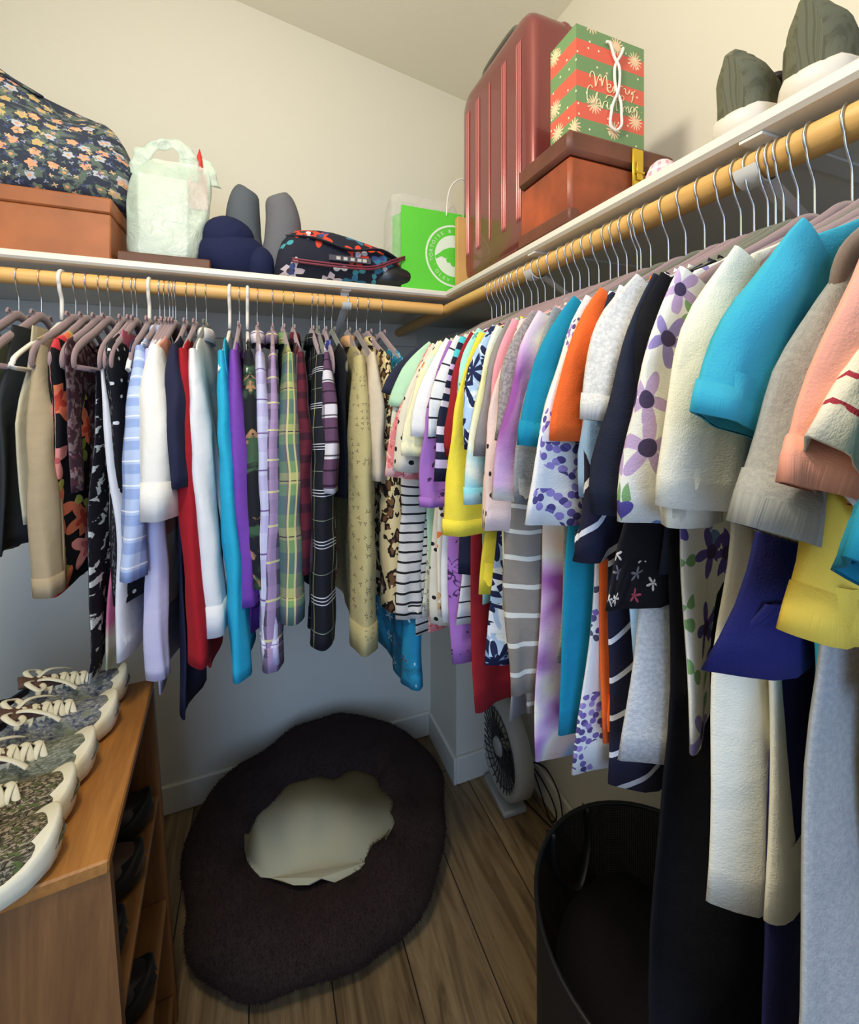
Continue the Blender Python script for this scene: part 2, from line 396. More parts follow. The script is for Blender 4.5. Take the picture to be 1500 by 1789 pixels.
# ------------------------------------------------------------------ garments and hangers
def velvet(name, c):
    k = NT(name); k.b.inputs['Base Color'].default_value = lin(c); k.b.inputs['Roughness'].default_value = .95
    k.b.inputs['Sheen Weight'].default_value = .35; k.bump(k.noise(k.obj(), 900, 2), .2); return k.m
HM = {'pink': velvet('pink_velvet', (150, 124, 124)), 'green': velvet('grey_green_velvet', (104, 104, 84)),
      'brown': velvet('taupe_velvet', (122, 108, 98)), 'white': plain('white_plastic', (232, 226, 212), .35)}
HN = {'pink': 'dusty pink velvet', 'green': 'grey green velvet', 'brown': 'taupe velvet', 'white': 'white plastic'}
M_steel = plain('bright_steel', (200, 200, 196), .25, 1.0)
HMESH = {}
def hanger_meshes(kind, notch=True):
    kk = (kind, notch)
    if kk in HMESH: return HMESH[kk]
    mb = MB(); r0 = RR+.002
    hp = [(r0*math.cos(a), 0, r0*math.sin(a)) for a in [math.radians(q) for q in range(200, -41, -15)]]
    hp += [(.012, 0, -.025), (.003, 0, -.040), (0, 0, -.052), (0, 0, -.092)]
    if kind == 'white': mb.tube(smoothpts(hp, 2), .0042, 8)
    else: mb.tube(smoothpts(hp, 2), .0014, 8)
    hook = mb
    mb = MB()
    if kind == 'white':
        top = (0, 0, -.10); pts = [top, (-.05, 0, -.125), (-.12, 0, -.155), (-.19, 0, -.19), (-.205, 0, -.205), (-.195, 0, -.215), (0, 0, -.215), (.195, 0, -.215), (.205, 0, -.205), (.19, 0, -.19), (.12, 0, -.155), (.05, 0, -.125)]
        mb.tube(smoothpts(pts, 3, True), .0045, 8, closed=True)
    else:
        # arched shoulders: flat velvet blade, deeper near the neck, with a thin bar below
        for s in (-1, 1):
            pts = smoothpts([(0, 0, -.088), (s*.020, 0, -.092), (s*.050, 0, -.108), (s*.10, 0, -.133), (s*.155, 0, -.158), (s*.186, 0, -.178), (s*.196, 0, -.198), (s*.192, 0, -.210)], 4)
            mb.tube(pts, .010, 8, flat=1, up=(0, 1, 0)) if False else mb.tube(pts, [.0115-.004*i/len(pts) for i in range(len(pts))], 10, flat=.45, up=(0, 1, 0))
        mb.tube([(-.19, 0, -.210), (.19, 0, -.210)], .0055, 8, flat=.45, up=(0, 1, 0))
        for s in ((-1, 1) if notch else ()):
            hk = smoothpts([(s*.034, 0, -.104), (s*.036, 0, -.086), (s*.048, 0, -.080), (s*.054, 0, -.090)], 3)
            mb.tube(hk, .0024, 6)
    a = hook.build('hook', HM['white'] if kind == 'white' else M_steel); b = mb.build('shoulder_frame', HM[kind])
    HMESH[kk] = (a.data, b.data); bpy.data.objects.remove(a); bpy.data.objects.remove(b)
    return HMESH[kk]
def rackpose(rack, s):
    return ((RX, s, RZ), math.pi) if rack == 'R' else ((s, RY, RZ), -math.pi/2)
def hanger(rack, s, kind, what, tilt=0.0, label=None):
    loc, rz = rackpose(rack, s)
    t = thing('clothes_hanger', loc, label or '%s hanger holding the %s' % (HN[kind], what), 'hanger',
              'hangers on the %s rod' % ('right' if rack == 'R' else 'back'), rz+tilt)
    for nm, me in zip(('hook', 'shoulder_frame'), hanger_meshes(kind, rack == 'L')):
        o = bpy.data.objects.new(nm, me); COL.objects.link(o); o.parent = t
        if nm == 'hook' and kind != 'white': o['label'] = 'steel wire hook'
    return t

def lin1(p, x):
    for (a, b), (c, d) in zip(p, p[1:]):
        if x <= c: return b+(d-b)*(x-a)/(c-a) if c > a else d
    return p[-1][1]
def torso(hem, wh, th, seed, kind, lean=0.0, neck=.075, amp=.006, cut=0.0, nlev=26, nseg=44, topw=.198, sag=0.0, dip=0.0):
    """closed cloth body hung on a hanger; hem is a negative local z"""
    rnd = random.Random(seed); ph = [rnd.uniform(0, 6.28) for _ in range(6)]; fq = [rnd.uniform(14, 22), rnd.uniform(28, 44), rnd.uniform(6, 10)]
    if kind == 'flare':
        prof = [(-.125, .085), (-.15, .12), (-.20, .15), (-.27, .165), (hem, wh)]
    elif kind == 'tank':
        prof = [(-.125, neck+.03), (-.15, neck+.035), (-.22, neck+.045), (-.27, .165), (-.32, .178), (hem, wh)]
    elif kind == 'box':
        prof = [(-.212, topw), (-.24, topw), (hem, wh)]
    else:
        prof = [(-.108-(neck-.062)*.42, neck), (-.116-(neck-.062)*.34, neck+.012), (-.1435, max(.145, neck+.025)), (-.156, .180), (-.174, topw), (-.21, topw+.003), (-.28, topw-.012), (hem, wh)]
    z0 = prof[0][0]; zs = []
    P = [(-z, w) for z, w in prof]
    for i in range(nlev+1):
        f = (i/nlev)**1.5; zs.append(-z0+(-hem+z0)*f)
    for z, w in P[1:-1]:
        zs.append(z)
    zs = sorted(set(round(z, 5) for z in zs))
    rings = []; UV = []
    def pt(z, w, q, inset=0.0, up=0.0):
        a = 2*math.pi*q/nseg; c, s_ = math.cos(a), math.sin(a)
        x = (w-inset)*math.copysign(abs(c)**.75, c); f = min(1, max(0, (z+z0)/(-hem+z0)))
        tt = th*(.45+.55*min(1, (z+z0)*9))-inset*.7
        y = max(tt, .002)*math.copysign(abs(s_)**.6, s_)*(1-.35*abs(c)**6)
        A = amp*(.15+f*1.0)
        y += A*(math.sin(fq[0]*x*2+ph[0]+f*2)+.5*math.sin(fq[1]*x*1.6+ph[1]-f*3)+.9*math.sin(fq[2]*x+ph[2]+z*3))
        y += lean*f+noise.noise(Vector((x*16, seed*3.1, z*4.5)))*amp*2.2*min(1, f*2)
        edge = abs(c)**4*math.copysign(1, c)
        x += edge*.010*f*(math.sin(z*9+ph[3]*(1 if c > 0 else 1.7)))
        zz = -z+up
        if kind == 'shirt' and dip: zz -= dip*max(0, 1-(x/(neck+.012))**2)*max(0, 1-(z+z0)/.10)
        if f > .7: zz += (f-.7)/.3*(.006*math.sin(x*30+ph[4])-sag*x/.2+cut*abs(x/.2)**2)
        return (x, y, zz)
    for z in zs:
        w = lin1(P, z); rings.append([pt(z, w, q) for q in range(nseg)]); UV.append(-z)
    w = lin1(P, zs[-1]); rings.append([pt(zs[-1], w, q, .0025, .0) for q in range(nseg)]); UV.append(-zs[-1])
    wi = min(w, lin1(P, zs[-1]-.05))
    rings.append([pt(zs[-1], wi-.004, q, .004, .05) for q in range(nseg)]); UV.append(-zs[-1]+.05)
    mb = MB()
    def uvf(i, j):
        q = j % nseg; x = rings[min(i, len(zs)-1)][q][0]; return (x+(.31 if q > nseg/2 else 0), UV[i])
    mb.rings(rings, uvf=uvf)
    return mb
NZ = 1.0
def sleeve(side, ac, zc, hw, ht, seed, topw=.198, cuff=0.0, puff=0.0, start=None, nseg=22):
    rnd = random.Random(seed+17*side); ph = [rnd.uniform(0, 6.28) for _ in range(4)]
    L0 = abs(zc+.16); n = max(10, int(L0/.018))
    hw = hw*.82; ht = ht*.66; p0 = Vector((topw-.032, 0, -.176)); p2 = Vector((ac, 0, zc)); ac = ac+(.002 if L0 < .35 else 0); p2.x = ac; p1 = Vector((topw+.010+(ac-topw)*.42, 0, -.18-L0*.34))
    rings = []; UV = []
    def ring(t, scale=1.0, off=0.0, fromw=None):
        p = p0*(1-t)**2+p1*2*t*(1-t)+p2*t*t; d = (p1-p0)*2*(1-t)+(p2-p1)*2*t; d.normalize(); pr = Vector((d.z, 0, -d.x))
        pr = Vector((-d.z, 0, d.x))
        w = (.040+(hw-.040)*min(1, t*1.3))*(1+puff*math.sin(math.pi*min(1, t))); h = ht*(.5+.5*min(1, t*3))
        tw = .35*math.sin(t*3+ph[0])
        out = []
        for q in range(nseg):
            a = 2*math.pi*q/nseg; c, s_ = math.cos(a), math.sin(a)
            fold = 1+.10*math.sin(3*a+ph[1]+t*2.5)*min(1, t*2)
            x = w*c*scale*fold; y = (h*scale*s_+.10*x*tw)*1.0
            y += .0025*math.sin(c*5+ph[2]+t*7)*t+noise.noise(Vector((x*30, seed*1.7+side, t*L0*11)))*.010*NZ*min(1, t*3); x += noise.noise(Vector((seed*2.3, s_*1.2, t*L0*14)))*.006*NZ*min(1, t*2)
            P = p+d*off+pr*x+Vector((0, y, 0))
            out.append(((P.x*side), P.y, P.z))
        return out
    ts = [i/n for i in range(n+1)]
    for t in ts: rings.append(ring(t)); UV.append(-.166-L0*t)
    rings.append(ring(1, .93)); UV.append(UV[-1])
    rings.append(ring(1, .9, -.03)); UV.append(UV[-1]+.03)
    mb = MB()
    def uvf(i, j): return ((j/nseg-.5)*4*hw*(1 if j <= nseg/2 else -1) if False else abs(j/nseg-.5)*4*hw+.1, UV[i])
    mb.rings(rings, uvf=uvf)
    cb = None
    if cuff:
        ta = 1-cuff/L0
        R = [ring(ta, 1.0), ring(ta, 1.035), ring((1+ta)/2, 1.04), ring(1, 1.035, .001), ring(1, .93, .001)]
        cb = MB(); U = [-.166-L0*ta]*2+[-.166-L0]*3
        cb.rings(R, uvf=lambda i, j: (abs(j/nseg-.5)*4*hw+.1, U[i]))
    return mb, cb
def collar(mat, root, style, neck=.062):
    mb = MB(); n = 28
    def rg(w, h, z, drop=0.0):
        return [(w*math.cos(2*math.pi*q/n), h*math.sin(2*math.pi*q/n), z-drop*math.sin(2*math.pi*q/n)) for q in range(n)]
    if style == 'shirt': R = [rg(neck*.95, .010, -.118), rg(neck*.80, .013, -.104), rg(neck*.84, .015, -.099), rg(neck*1.0, .018, -.105), rg(neck*1.30, .021, -.134), rg(neck*1.27, .018, -.134)]
    else: R = [[(x, y, z-.045*max(0, 1-(x/(neck+.012))**2)) for x, y, z in r_] for r_ in (rg(neck+.004, .0075, -.131), rg(neck+.002, .0085, -.123), rg(neck-.003, .006, -.1225))]
    mb.rings(R); mb.build('collar', mat, root)
GN = 0; SHORTS = set()
def garment(rack, s, name, cat, label, mat, hem, sl=None, wh=.20, th=.009, kind='shirt', col='crew', cuff=.0, lean=0.0, amp=.006,
            rzj=None, group=None, hk='pink', short=None, sag=0.0, dz=0.0, cut=0.0, topw=.198, slmat=None, colmat=None, cuffmat=None, ht=None, puff=0.0, hang=True, neck=None):
    """hem: world z of the bottom; sl=(ac, world z of the cuff, half width)"""
    global GN
    GN += 1; seed = GN*7+3; rnd = random.Random(seed)
    loc, rz = rackpose(rack, s)
    if neck is None: neck = .062 if col == 'shirt' else (.122 if rack == 'R' else .102)
    if rzj is None: rzj = rnd.uniform(-.04, .04)
    t = thing(name, (loc[0], loc[1], loc[2]+dz), label, cat, group or ('clothes hanging on the right rod' if rack == 'R' else 'clothes hanging on the back rod'), rz+rzj)
    sg = -1 if rack == 'R' else 1      # local +y in world rack direction
    torso(hem-RZ-dz, wh, th, seed, kind, lean*sg, neck, amp, cut, topw=topw, sag=sag, dip=.045 if col == 'crew' else 0).build({'box': 'cloth_panel'}.get(kind, 'bodice'), mat, t)
    if sl:
        ac, zc, hw = sl
        for side in (1, -1):
            a, c = sleeve(side, ac if side == 1 else min(ac, .235), zc-RZ-dz, hw, ht or .019, seed, topw, cuff, puff)
            o = a.build('sleeve', slmat or mat, t)
            if lean:
                L = abs(zc-RZ)
                for v in o.data.vertices: v.co.y += lean*sg*max(0, -v.co.z-.16)/max(.05, L)
            if c:
                oc = c.build('cuff', cuffmat or slmat or mat, o)
                if lean:
                    for v in oc.data.vertices: v.co.y += lean*sg*max(0, -v.co.z-.16)/max(.05, L)
    if col and kind == 'shirt': collar(colmat or mat, t, col, neck)
    if hang:
        w = label.split(' with ')[0].split()
        if len(w) > 10 or ' '.join(w) in SHORTS: w = label.split()[:10]
        while w[-1] in ('the', 'a', 'and', 'of', 'with', 'on', 'in', 'to', 'beside', 'behind', 'between', 'from', 'at', 'by', 'over', 'under', 'its', 'whose', 'plain', 'one', 'hanging', 'near', 'white', 'purple', 'seen', 'as'): w.pop()
        SHORTS.add(' '.join(w)); hanger(rack, s, hk, short or ' '.join(w), rzj)
    return t
SY_, CY_ = math.sin(YAW), math.cos(YAW)
def depth(x, y): return SY_*x+CY_*y
def zat(py, x, y): return CZ-(py-695)/FPX*depth(x, y)
def aR(px, s):
    r = ray(px, 0); return RX-r.x/r.y*s
def Rg(s, name, cat, label, mat, hempy=None, cuff_px=None, hw=.05, hem=None, acr=(.19, .315), **kw):
    """garment on the right rod; cuff_px = where the sleeve end of the real garment hangs"""
    sl = None
    if cuff_px:
        ac = min(acr[1], max(acr[0], aR(cuff_px[0]+(22 if s < .36 else 8), s))); x = RX-ac
        sl = (ac, zat(cuff_px[1], x, s)+.006, hw)
    if hem is None: hem = zat(hempy, .35, s) if hempy else 1.0
    return garment('R', s, name, cat, label, mat, hem, sl, **kw)
def Lg(s, name, cat, label, mat, hempy=None, cuff_py=None, hw=.05, hem=None, ac=.225, **kw):
    global NZ
    NZ = .62; sl = None; kw['ht'] = kw.get('ht', .024)*1.3; hw = hw*1.15
    if cuff_py: sl = (ac, zat(cuff_py, s, RY-ac)+.004, hw)
    if hem is None: hem = zat(hempy, s, RY-.20)
    return garment('L', s, name, cat, label, mat, hem, sl, **kw)
F = fabric
WH = (232, 230, 222)
# ---- right rod, from the far corner towards the camera
Rg(.955, 'blouse', 'shirt', 'dark navy top farthest back in the corner on the right rod', F('navy_far', (42, 44, 62)), 1040, (690, 700), hk='green')
Rg(.932, 'striped_blouse', 'shirt', 'white long top with thin black bars hanging low beside the leopard blouse', F('thin_bars', (214, 208, 196), [('stripe', 'v', .019, .22, 0, (28, 26, 30))]), 1100, (702, 1080), .035, wh=.21, lean=-.01, hk='brown')
Rg(.91, 'print_blouse', 'shirt', 'cream top with a fine grey flower print near the corner', F('grey_flower', (214, 212, 190), [('flower', 60, .38, 5, .4, (130, 130, 112), .8, 3), ('flower', 90, .2, 0, 0, (168, 160, 120), .5, 5)]), 1080, (700, 790), hk='pink')
Rg(.89, 'tee', 'shirt', 'mint green short-sleeved tee behind the butterfly tee', F('mint_back', (176, 214, 178)), 1060, (708, 720), hk='pink')
Rg(.872, 'tee', 'shirt', 'coral pink paisley tee tucked beside the butterfly tee', F('coral_paisley', (222, 130, 124), [('blob', 45, .55, (240, 190, 178), .03, 2), ('flower', 70, .3, 4, .5, (178, 62, 70), .7, 9)]), 1095, (700, 840), hk='pink')
Rg(.854, 'dotted_tunic', 'shirt', 'cream tunic with scattered black dots hanging below the purple flowered tee', F('cream_black_dots', (220, 212, 190), [('flower', 38, .16, 0, 0, (30, 28, 30), .9, 4)]), 1090, (712, 830), .05, hk='green')
Rg(.838, 'butterfly_tee', 'shirt', 'white tee printed with an orange butterfly and small brown wings', F('butterfly', (236, 226, 206), [('flower', 13, .33, 4, .35, [(244, 128, 62), (214, 174, 118), (92, 66, 58)], .75, 2), ('flower', 50, .22, 0, 0, (70, 48, 44), .35, 8), ('bands', -.34, -.20, [(0, (226, 118, 112)), (.25, (236, 226, 206))], 'LINEAR')] [:2]), 1070, (728, 790), .05, hk='pink')
Rg(.815, 'tie_dye_tee', 'shirt', 'pale aqua and yellow tie-dyed tee beside the butterfly tee', F('tie_aqua', WH, [('tie', 5, [(.35, (232, 226, 196)), (.45, (236, 230, 170)), (.52, (200, 226, 214)), (.6, (136, 206, 212)), (.7, (226, 232, 222))])]), 1010, (735, 802), .055, cuff=.02, hk='green')
Rg(.785, 'tee', 'shirt', 'plain white tee between the pale tie-dyed tee and the thinly striped one', F('plain_white_r', (236, 234, 228)), 1100, (752, 770), hk='green')
Rg(.762, 'flowered_blouse', 'shirt', 'purple top with darker purple hibiscus print and elbow sleeves', F('purple_hibiscus', (164, 110, 184), [('flower', 17, .42, 5, .35, (88, 52, 100), .75, 1), ('flower', 17, .33, 5, .4, (170, 116, 190), .75, 1), ('blob', 40, .63, (70, 42, 82), .01, 6)]), 1162, (768, 888), .055, cuff=.015, hk='pink')
Rg(.738, 'striped_tee', 'shirt', 'white tee with narrow wide-spaced black stripes beside the navy banded tee', F('breton', (226, 226, 222), [('stripe', 'v', .031, .10, .3, (38, 38, 48))]), 1100, (780, 770), .05, hk='pink')
Rg(.708, 'banded_tee', 'shirt', 'navy tee with teal, lilac and white bands across the sleeve', F('navy_bands', (32, 34, 56), [('bands', -.42, -.16, [(0, (32, 34, 56)), (.06, (206, 190, 222)), (.11, (32, 34, 56)), (.16, (206, 190, 222)), (.21, (32, 34, 56)), (.26, (224, 214, 224)), (.31, (32, 34, 56)), (.44, (228, 220, 222)), (.48, (32, 34, 56)), (.53, (228, 220, 222)), (.57, (32, 34, 56)), (.62, (202, 178, 222)), (.66, (32, 34, 56)), (.70, (202, 178, 222)), (.74, (32, 34, 56)), (.80, (74, 196, 202)), (.86, (32, 34, 56)), (.92, (74, 196, 202)), (.97, (32, 34, 56))], 'CONSTANT')]), 1010, (790, 845), .045, hk='pink')
Rg(.678, 'long_blouse', 'shirt', 'deep red long plain top hanging below the yellow sleeve', F('deep_red', (150, 30, 36)), 1240, (812, 800), hk='pink')
Rg(.655, 'tee', 'shirt', 'mint green tee against the blue tropical leaf shirt', F('mint_front', (170, 226, 206), [('flower', 40, .3, 4, .5, (70, 150, 140), .2, 3)]), 1060, (842, 735), .05, cuff=.015, hk='pink')
Rg(.635, 'yellow_blouse', 'shirt', 'bright yellow top with a wide dipping elbow sleeve', F('bright_yellow', (240, 216, 66)), 1040, (822, 935), .062, cuff=.02, hk='pink', acr=(.2, .33), lean=-.01)
Rg(.612, 'leaf_shirt', 'shirt', 'blue and white shirt with bold navy tropical leaves', F('tropic', (168, 194, 226), [('blob', 24, .55, (226, 234, 242), .02, 3), ('flower', 17, .62, 7, .40, (30, 38, 74), .95, 4), ('blob', 26, .60, (30, 38, 74), .01, 8, (1, 2.2))]), 1155, (846, 785), .060, col='shirt', hk='pink')
Rg(.588, 'tie_dye_tee', 'shirt', 'blue, aqua and lemon tie-dyed tee hanging below the tropical leaf sleeve', F('tie_blue', WH, [('tie', 6, [(.32, (236, 230, 160)), (.45, (232, 234, 214)), (.55, (140, 208, 212)), (.66, (92, 170, 210))])]), 1060, (850, 880), .055, cuff=.02, hk='pink')
Rg(.562, 'long_blouse', 'shirt', 'grey plain long top hanging low beside the deep red one', F('plain_grey_low', (140, 134, 130)), 1250, (868, 800), hk='pink')
Rg(.545, 'tee', 'shirt', 'rose pink plain tee beside the mottled grey one', F('rose', (232, 156, 164)), 1160, (888, 795), .045, cuff=.018, hk='pink')
Rg(.527, 'dotted_blouse', 'shirt', 'blush pink top with small black dots and a flared sleeve', F('blush_dots', (234, 206, 196), [('flower', 42, .13, 0, 0, (54, 36, 40), .9, 7)]), 1060, (885, 925), .06, hk='brown')
Rg(.507, 'tee', 'shirt', 'mottled grey glittery tee between the pink and purple tie-dyed tees', F('mottled', (128, 118, 118), [('heather', (176, 168, 164), .8)]), 1100, (898, 775), .045, hk='green')
Rg(.482, 'tie_dye_sweatshirt', 'shirt', 'long pastel sweatshirt dyed purple, cream and peach with a pale pink and blue hem', F('tie_pastel', WH, [('tie', 5.5, [(.36, (150, 84, 160)), (.42, (206, 170, 210)), (.48, (236, 228, 214)), (.54, (238, 212, 190)), (.62, (236, 200, 186)), (.70, (160, 184, 206))])]), 1335, (905, 880), .055, amp=.008, hk='pink')
Rg(.500, 'long_striped_blouse', 'shirt', 'taupe grey long top with thin white wavy stripes', F('taupe_stripe', (138, 128, 116), [('stripe', 'v', .034, .17, .1, (214, 210, 196))], warp=.012), 1245, (930, 1215), .045, wh=.20, amp=.007, hk='pink')
Rg(.452, 'tee', 'shirt', 'smooth grey tee half hidden behind the teal sweatshirt', F('grey_r', (136, 140, 142), [('heather', (170, 172, 172), .5)]), 1150, (940, 880), hk='green')
Rg(.425, 'sweatshirt', 'shirt', 'teal blue plain sweatshirt with a ribbed shoulder seam', F('teal', (22, 134, 162)), 1262, (945, 788), .05, wh=.222, cuff=.022, amp=.006, hk='pink')
Rg(.398, 'flowered_tee', 'shirt', 'white tee with clusters of lilac grape-like blossoms', F('grape', (234, 230, 222), [('blob', 9, .50, (176, 160, 206), .0, 5), ('flower', 120, .44, 0, 0, [(122, 104, 168), (160, 140, 196), (88, 76, 130)], .9, 2, 17), ('flower', 30, .3, 2, .6, (84, 84, 104), .25, 6)][1:]), 1350, (965, 918), .06, amp=.007, hk='green')
Rg(.372, 'orange_blouse', 'shirt', 'bright orange cotton top with a rolled sleeve', F('orange', (238, 104, 42)), 1310, (1015, 780), .05, cuff=.0, amp=.006, hk='pink')
Rg(.352, 'striped_blouse', 'shirt', 'navy top with slanting white stripes showing beside the orange sleeve', F('navy_slant', (34, 34, 54), [('stripe', 'd', .042, .15, 0, (222, 222, 224))]), 1390, (1030, 985), .038, amp=.006, hk='pink')
Rg(.337, 'tee', 'shirt', 'white tee with a pale blue patch beside the light grey tee', F('white_blue', (224, 226, 230), [('bands', -.42, -.16, [(0, (156, 190, 224)), (.55, (150, 178, 216)), (.66, (228, 230, 234))], 'CONSTANT')]), 1150, (1052, 880), .04, hk='pink')
Rg(.322, 'tee', 'shirt', 'light heather grey tee whose hanger tip pokes from the shoulder', F('heather_light', (196, 194, 190), [('heather', (226, 224, 218), .8)]), 1340, (1052, 748), .042, cuff=.02, amp=.008, hk='brown')
Rg(.306, 'tee', 'shirt', 'black navy tee with a long straight sleeve', F('ink_navy', (30, 34, 50)), 1010, (1078, 905), .050, amp=.004, hk='green', acr=(.18, .3))
Rg(.314, 'embroidered_blouse', 'shirt', 'black top with a small white and red flower spray near its hem', F('black_spray', (22, 20, 24), [('flower', 60, .42, 5, .5, [(226, 214, 200), (190, 80, 90), (120, 116, 116)], .22, 9)]), 1045, kind='flare', wh=.262, amp=.004, hk='green')
Rg(.292, 'long_dress', 'dress', 'long black plain dress hanging down behind the flowered tee', F('dress_black', (14, 14, 20)), None, (1120, 900), .045, hem=.55, amp=.009, hk='green', wh=.2)
Rg(.277, 'flowered_tee', 'shirt', 'white tee with large watercolour purple flowers and green leaves', F('watercolour', (234, 232, 220), [('flower', 26, .42, 2, .65, [(130, 170, 112), (110, 140, 186)], .6, 6), ('flower', 19, .48, 5, .35, [(150, 136, 190), (96, 84, 156), (190, 164, 200)], .8, 3), ('flower', 19, .13, 0, 0, (70, 60, 90), .8, 3)]), 1290, (1140, 915), .058, amp=.006, hk='pink')
Rg(.246, 'long_cream_blouse', 'shirt', 'cream top hanging longest beside the black dress', F('cream_a', (228, 222, 200)), 1520, (1178, 925), .045, dz=-.03, amp=.010, hk='pink', wh=.225)
Rg(.222, 'cream_tee', 'shirt', 'ivory tee with a wide smooth sleeve lit along the shoulder', F('ivory', (234, 230, 210)), 1560, (1225, 905), .05, amp=.008, hk='pink', puff=.1)
Rg(.211, 'long_skirt', 'skirt', 'long dark indigo skirt showing as a strip between the cream and grey clothes', F('indigo', (26, 28, 74)), hem=.55, kind='box', wh=.225, topw=.16, hk='green')
Rg(.203, 'long_sleeved_blouse', 'shirt', 'royal blue top whose dark folds hang under the turquoise polo', F('royal', (30, 32, 92)), 1075, kind='flare', wh=.245, sag=.03, amp=.009, hk='pink')
Rg(.186, 'polo_shirt', 'shirt', 'turquoise polo shirt with a stitched sleeve band', F('turquoise', (58, 166, 190)), 1300, (1285, 768), .048, cuff=.016, hk='pink', col='shirt')
Rg(.168, 'grey_sweatshirt', 'shirt', 'long heather grey sweatshirt with a rolled raw cuff', F('heather_mid', (152, 153, 150), [('heather', (176, 176, 170), .5)]), None, (1335, 950), .050, hem=.90, wh=.265, dz=-.035, topw=.19, cuff=.026, amp=.010, hk='brown', ht=.024)
Rg(.150, 'polo_shirt', 'shirt', 'mustard yellow polo shirt with a deep banded elbow sleeve', F('mustard', (222, 190, 74)), 1900, (1440, 1125), .055, cuff=.022, dz=-.09, topw=.18, amp=.007, hk='pink', col='shirt')
Rg(.136, 'polo_shirt', 'shirt', 'salmon pink polo shirt with a banded cuff', F('salmon', (238, 166, 146)), 1300, (1440, 885), .040, cuff=.02, hk='pink', col='shirt')
Rg(.118, 'print_tee', 'shirt', 'off-white tee with dark red line print at the right edge of the photo', F('red_lines', (226, 220, 204), [('stripe', 'v', .012, .2, 0, (160, 50, 66)), ('blob', 22, .45, (226, 220, 204), .01, 4, (1, 2.5))]), 1300, (1512, 872), .050, hk='pink', dz=-.03, topw=.16, acr=(.15, .3))
Rg(.104, 'polo_shirt', 'shirt', 'deep teal polo shirt cut off by the right edge of the photo', F('teal_polo', (26, 130, 158)), 1300, (1475, 1030), .040, cuff=.016, hk='pink', acr=(.2, .36))

# ---- back rod, from the left wall towards the corner
Lg(-.495, 'sleeveless_blouse', 'shirt', 'olive grey sleeveless top at the far left under the shelf', F('olive', (104, 104, 82)), 1000, wh=.19, hk='pink', th=.018)
Lg(-.455, 'dark_dress', 'dress', 'charcoal sleeveless dress beside the olive grey top', F('charcoal_dress', (50, 54, 56)), 985, wh=.18, hk='pink', kind='tank', th=.012)
Lg(-.418, 'camisole', 'shirt', 'cream camisole with thin straps next to the charcoal dress', F('cream_cami', (202, 192, 160)), 930, wh=.17, kind='tank', hk='white', th=.010)
Lg(-.392, 'cardigan', 'cardigan', 'tan long-sleeved cardigan with a loose banded hem', F('tan_card', (176, 156, 122)), 1045, 1040, .036, wh=.17, cuff=.03, hk='pink', ac=.185, topw=.17, lean=.03)
Lg(-.370, 'flowered_dress', 'dress', 'black dress with large coral and red roses and yellow leaves', F('black_roses', (20, 18, 22), [('flower', 10, .52, 5, .28, [(226, 120, 84), (206, 60, 66), (236, 150, 140)], .62, 5), ('flower', 10, .24, 4, .3, [(196, 70, 52), (150, 36, 44), (206, 96, 96)], .62, 5), ('flower', 16, .42, 2, .6, [(190, 186, 84), (120, 136, 60)], .45, 2)]), 1045, wh=.185, hk='pink', amp=.004, th=.022)
Lg(-.345, 'lace_blouse', 'shirt', 'maroon and grey paisley top between the rose dress and the dotted one', F('maroon_paisley', (66, 40, 50), [('blob', 45, .54, (130, 110, 112), .02, 3), ('flower', 40, .3, 5, .5, (100, 46, 60), .6, 3)]), 870, wh=.18, hk='pink')
t_ = Lg(-.298, 'folded_trousers', 'trousers', 'white trousers folded over a hanger with the hem showing below the dotted dress', F('white_cotton', (226, 226, 228)), 1150, wh=.20, kind='box', topw=.19, th=.018, hk='pink', lean=.035, sag=.02)
Lg(-.326, 'print_skirt', 'skirt', 'black skirt with white curling leaf print hanging lowest above the sneakers', F('black_curls', (20, 18, 26), [('blob', 26, .58, (196, 200, 196), .01, 3, (1, 1.6))]), 1190, wh=.20, kind='box', topw=.09, hk='pink', lean=.02)
Lg(-.280, 'dotted_dress', 'dress', 'black dress with rows of tiny white dots and a cowl shoulder', F('black_dots', (22, 22, 28), [('flower', 32, .12, 0, 0, (224, 224, 224), .95, 6)]), 1060, wh=.19, hk='pink', th=.026, lean=.03)
Lg(-.272, 'lime_blouse', 'shirt', 'lime green and pink top whose tip hangs onto the wooden bookcase', F('lime_pink', (142, 178, 62), [('bands', -.95, -.6, [(0, (142, 182, 60)), (.5, (226, 214, 190)), (.6, (206, 110, 140))], 'LINEAR')]), 1192, wh=.15, hk='pink', kind='tank', lean=-.012)
Lg(-.246, 'long_blouse', 'shirt', 'dusky plum plain top clipped on the white plastic hanger', F('plum', (84, 60, 82)), 1010, wh=.16, kind='box', topw=.13, hk='white', th=.014, lean=.02)
Lg(-.224, 'plaid_shirt', 'shirt', 'pale blue plaid shirt between the plum top and the white blouse', F('blue_plaid', (186, 202, 232), [('stripe', 'v', .045, .4, 0, (110, 140, 200), .5), ('stripe', 'u', .035, .4, .2, (90, 120, 190), .5), ('stripe', 'v', .045, .06, .5, (236, 240, 246))]), 1020, 1010, .035, wh=.185, hk='pink', col='shirt')
Lg(-.245, 'dotted_blouse', 'shirt', 'navy top with white specks seen as a thin strip beside the blue plaid shirt', F('navy_specks', (28, 34, 72), [('flower', 50, .16, 0, 0, (220, 224, 236), .8, 2)]), 1000, wh=.17, hk='pink')
Lg(-.214, 'long_tunic', 'shirt', 'pale lavender tunic with long thin ties hanging below the blouse', F('lavender', (206, 200, 224)), 1225, 1190, .018, wh=.18, hk='pink', lean=.02, ac=.19)
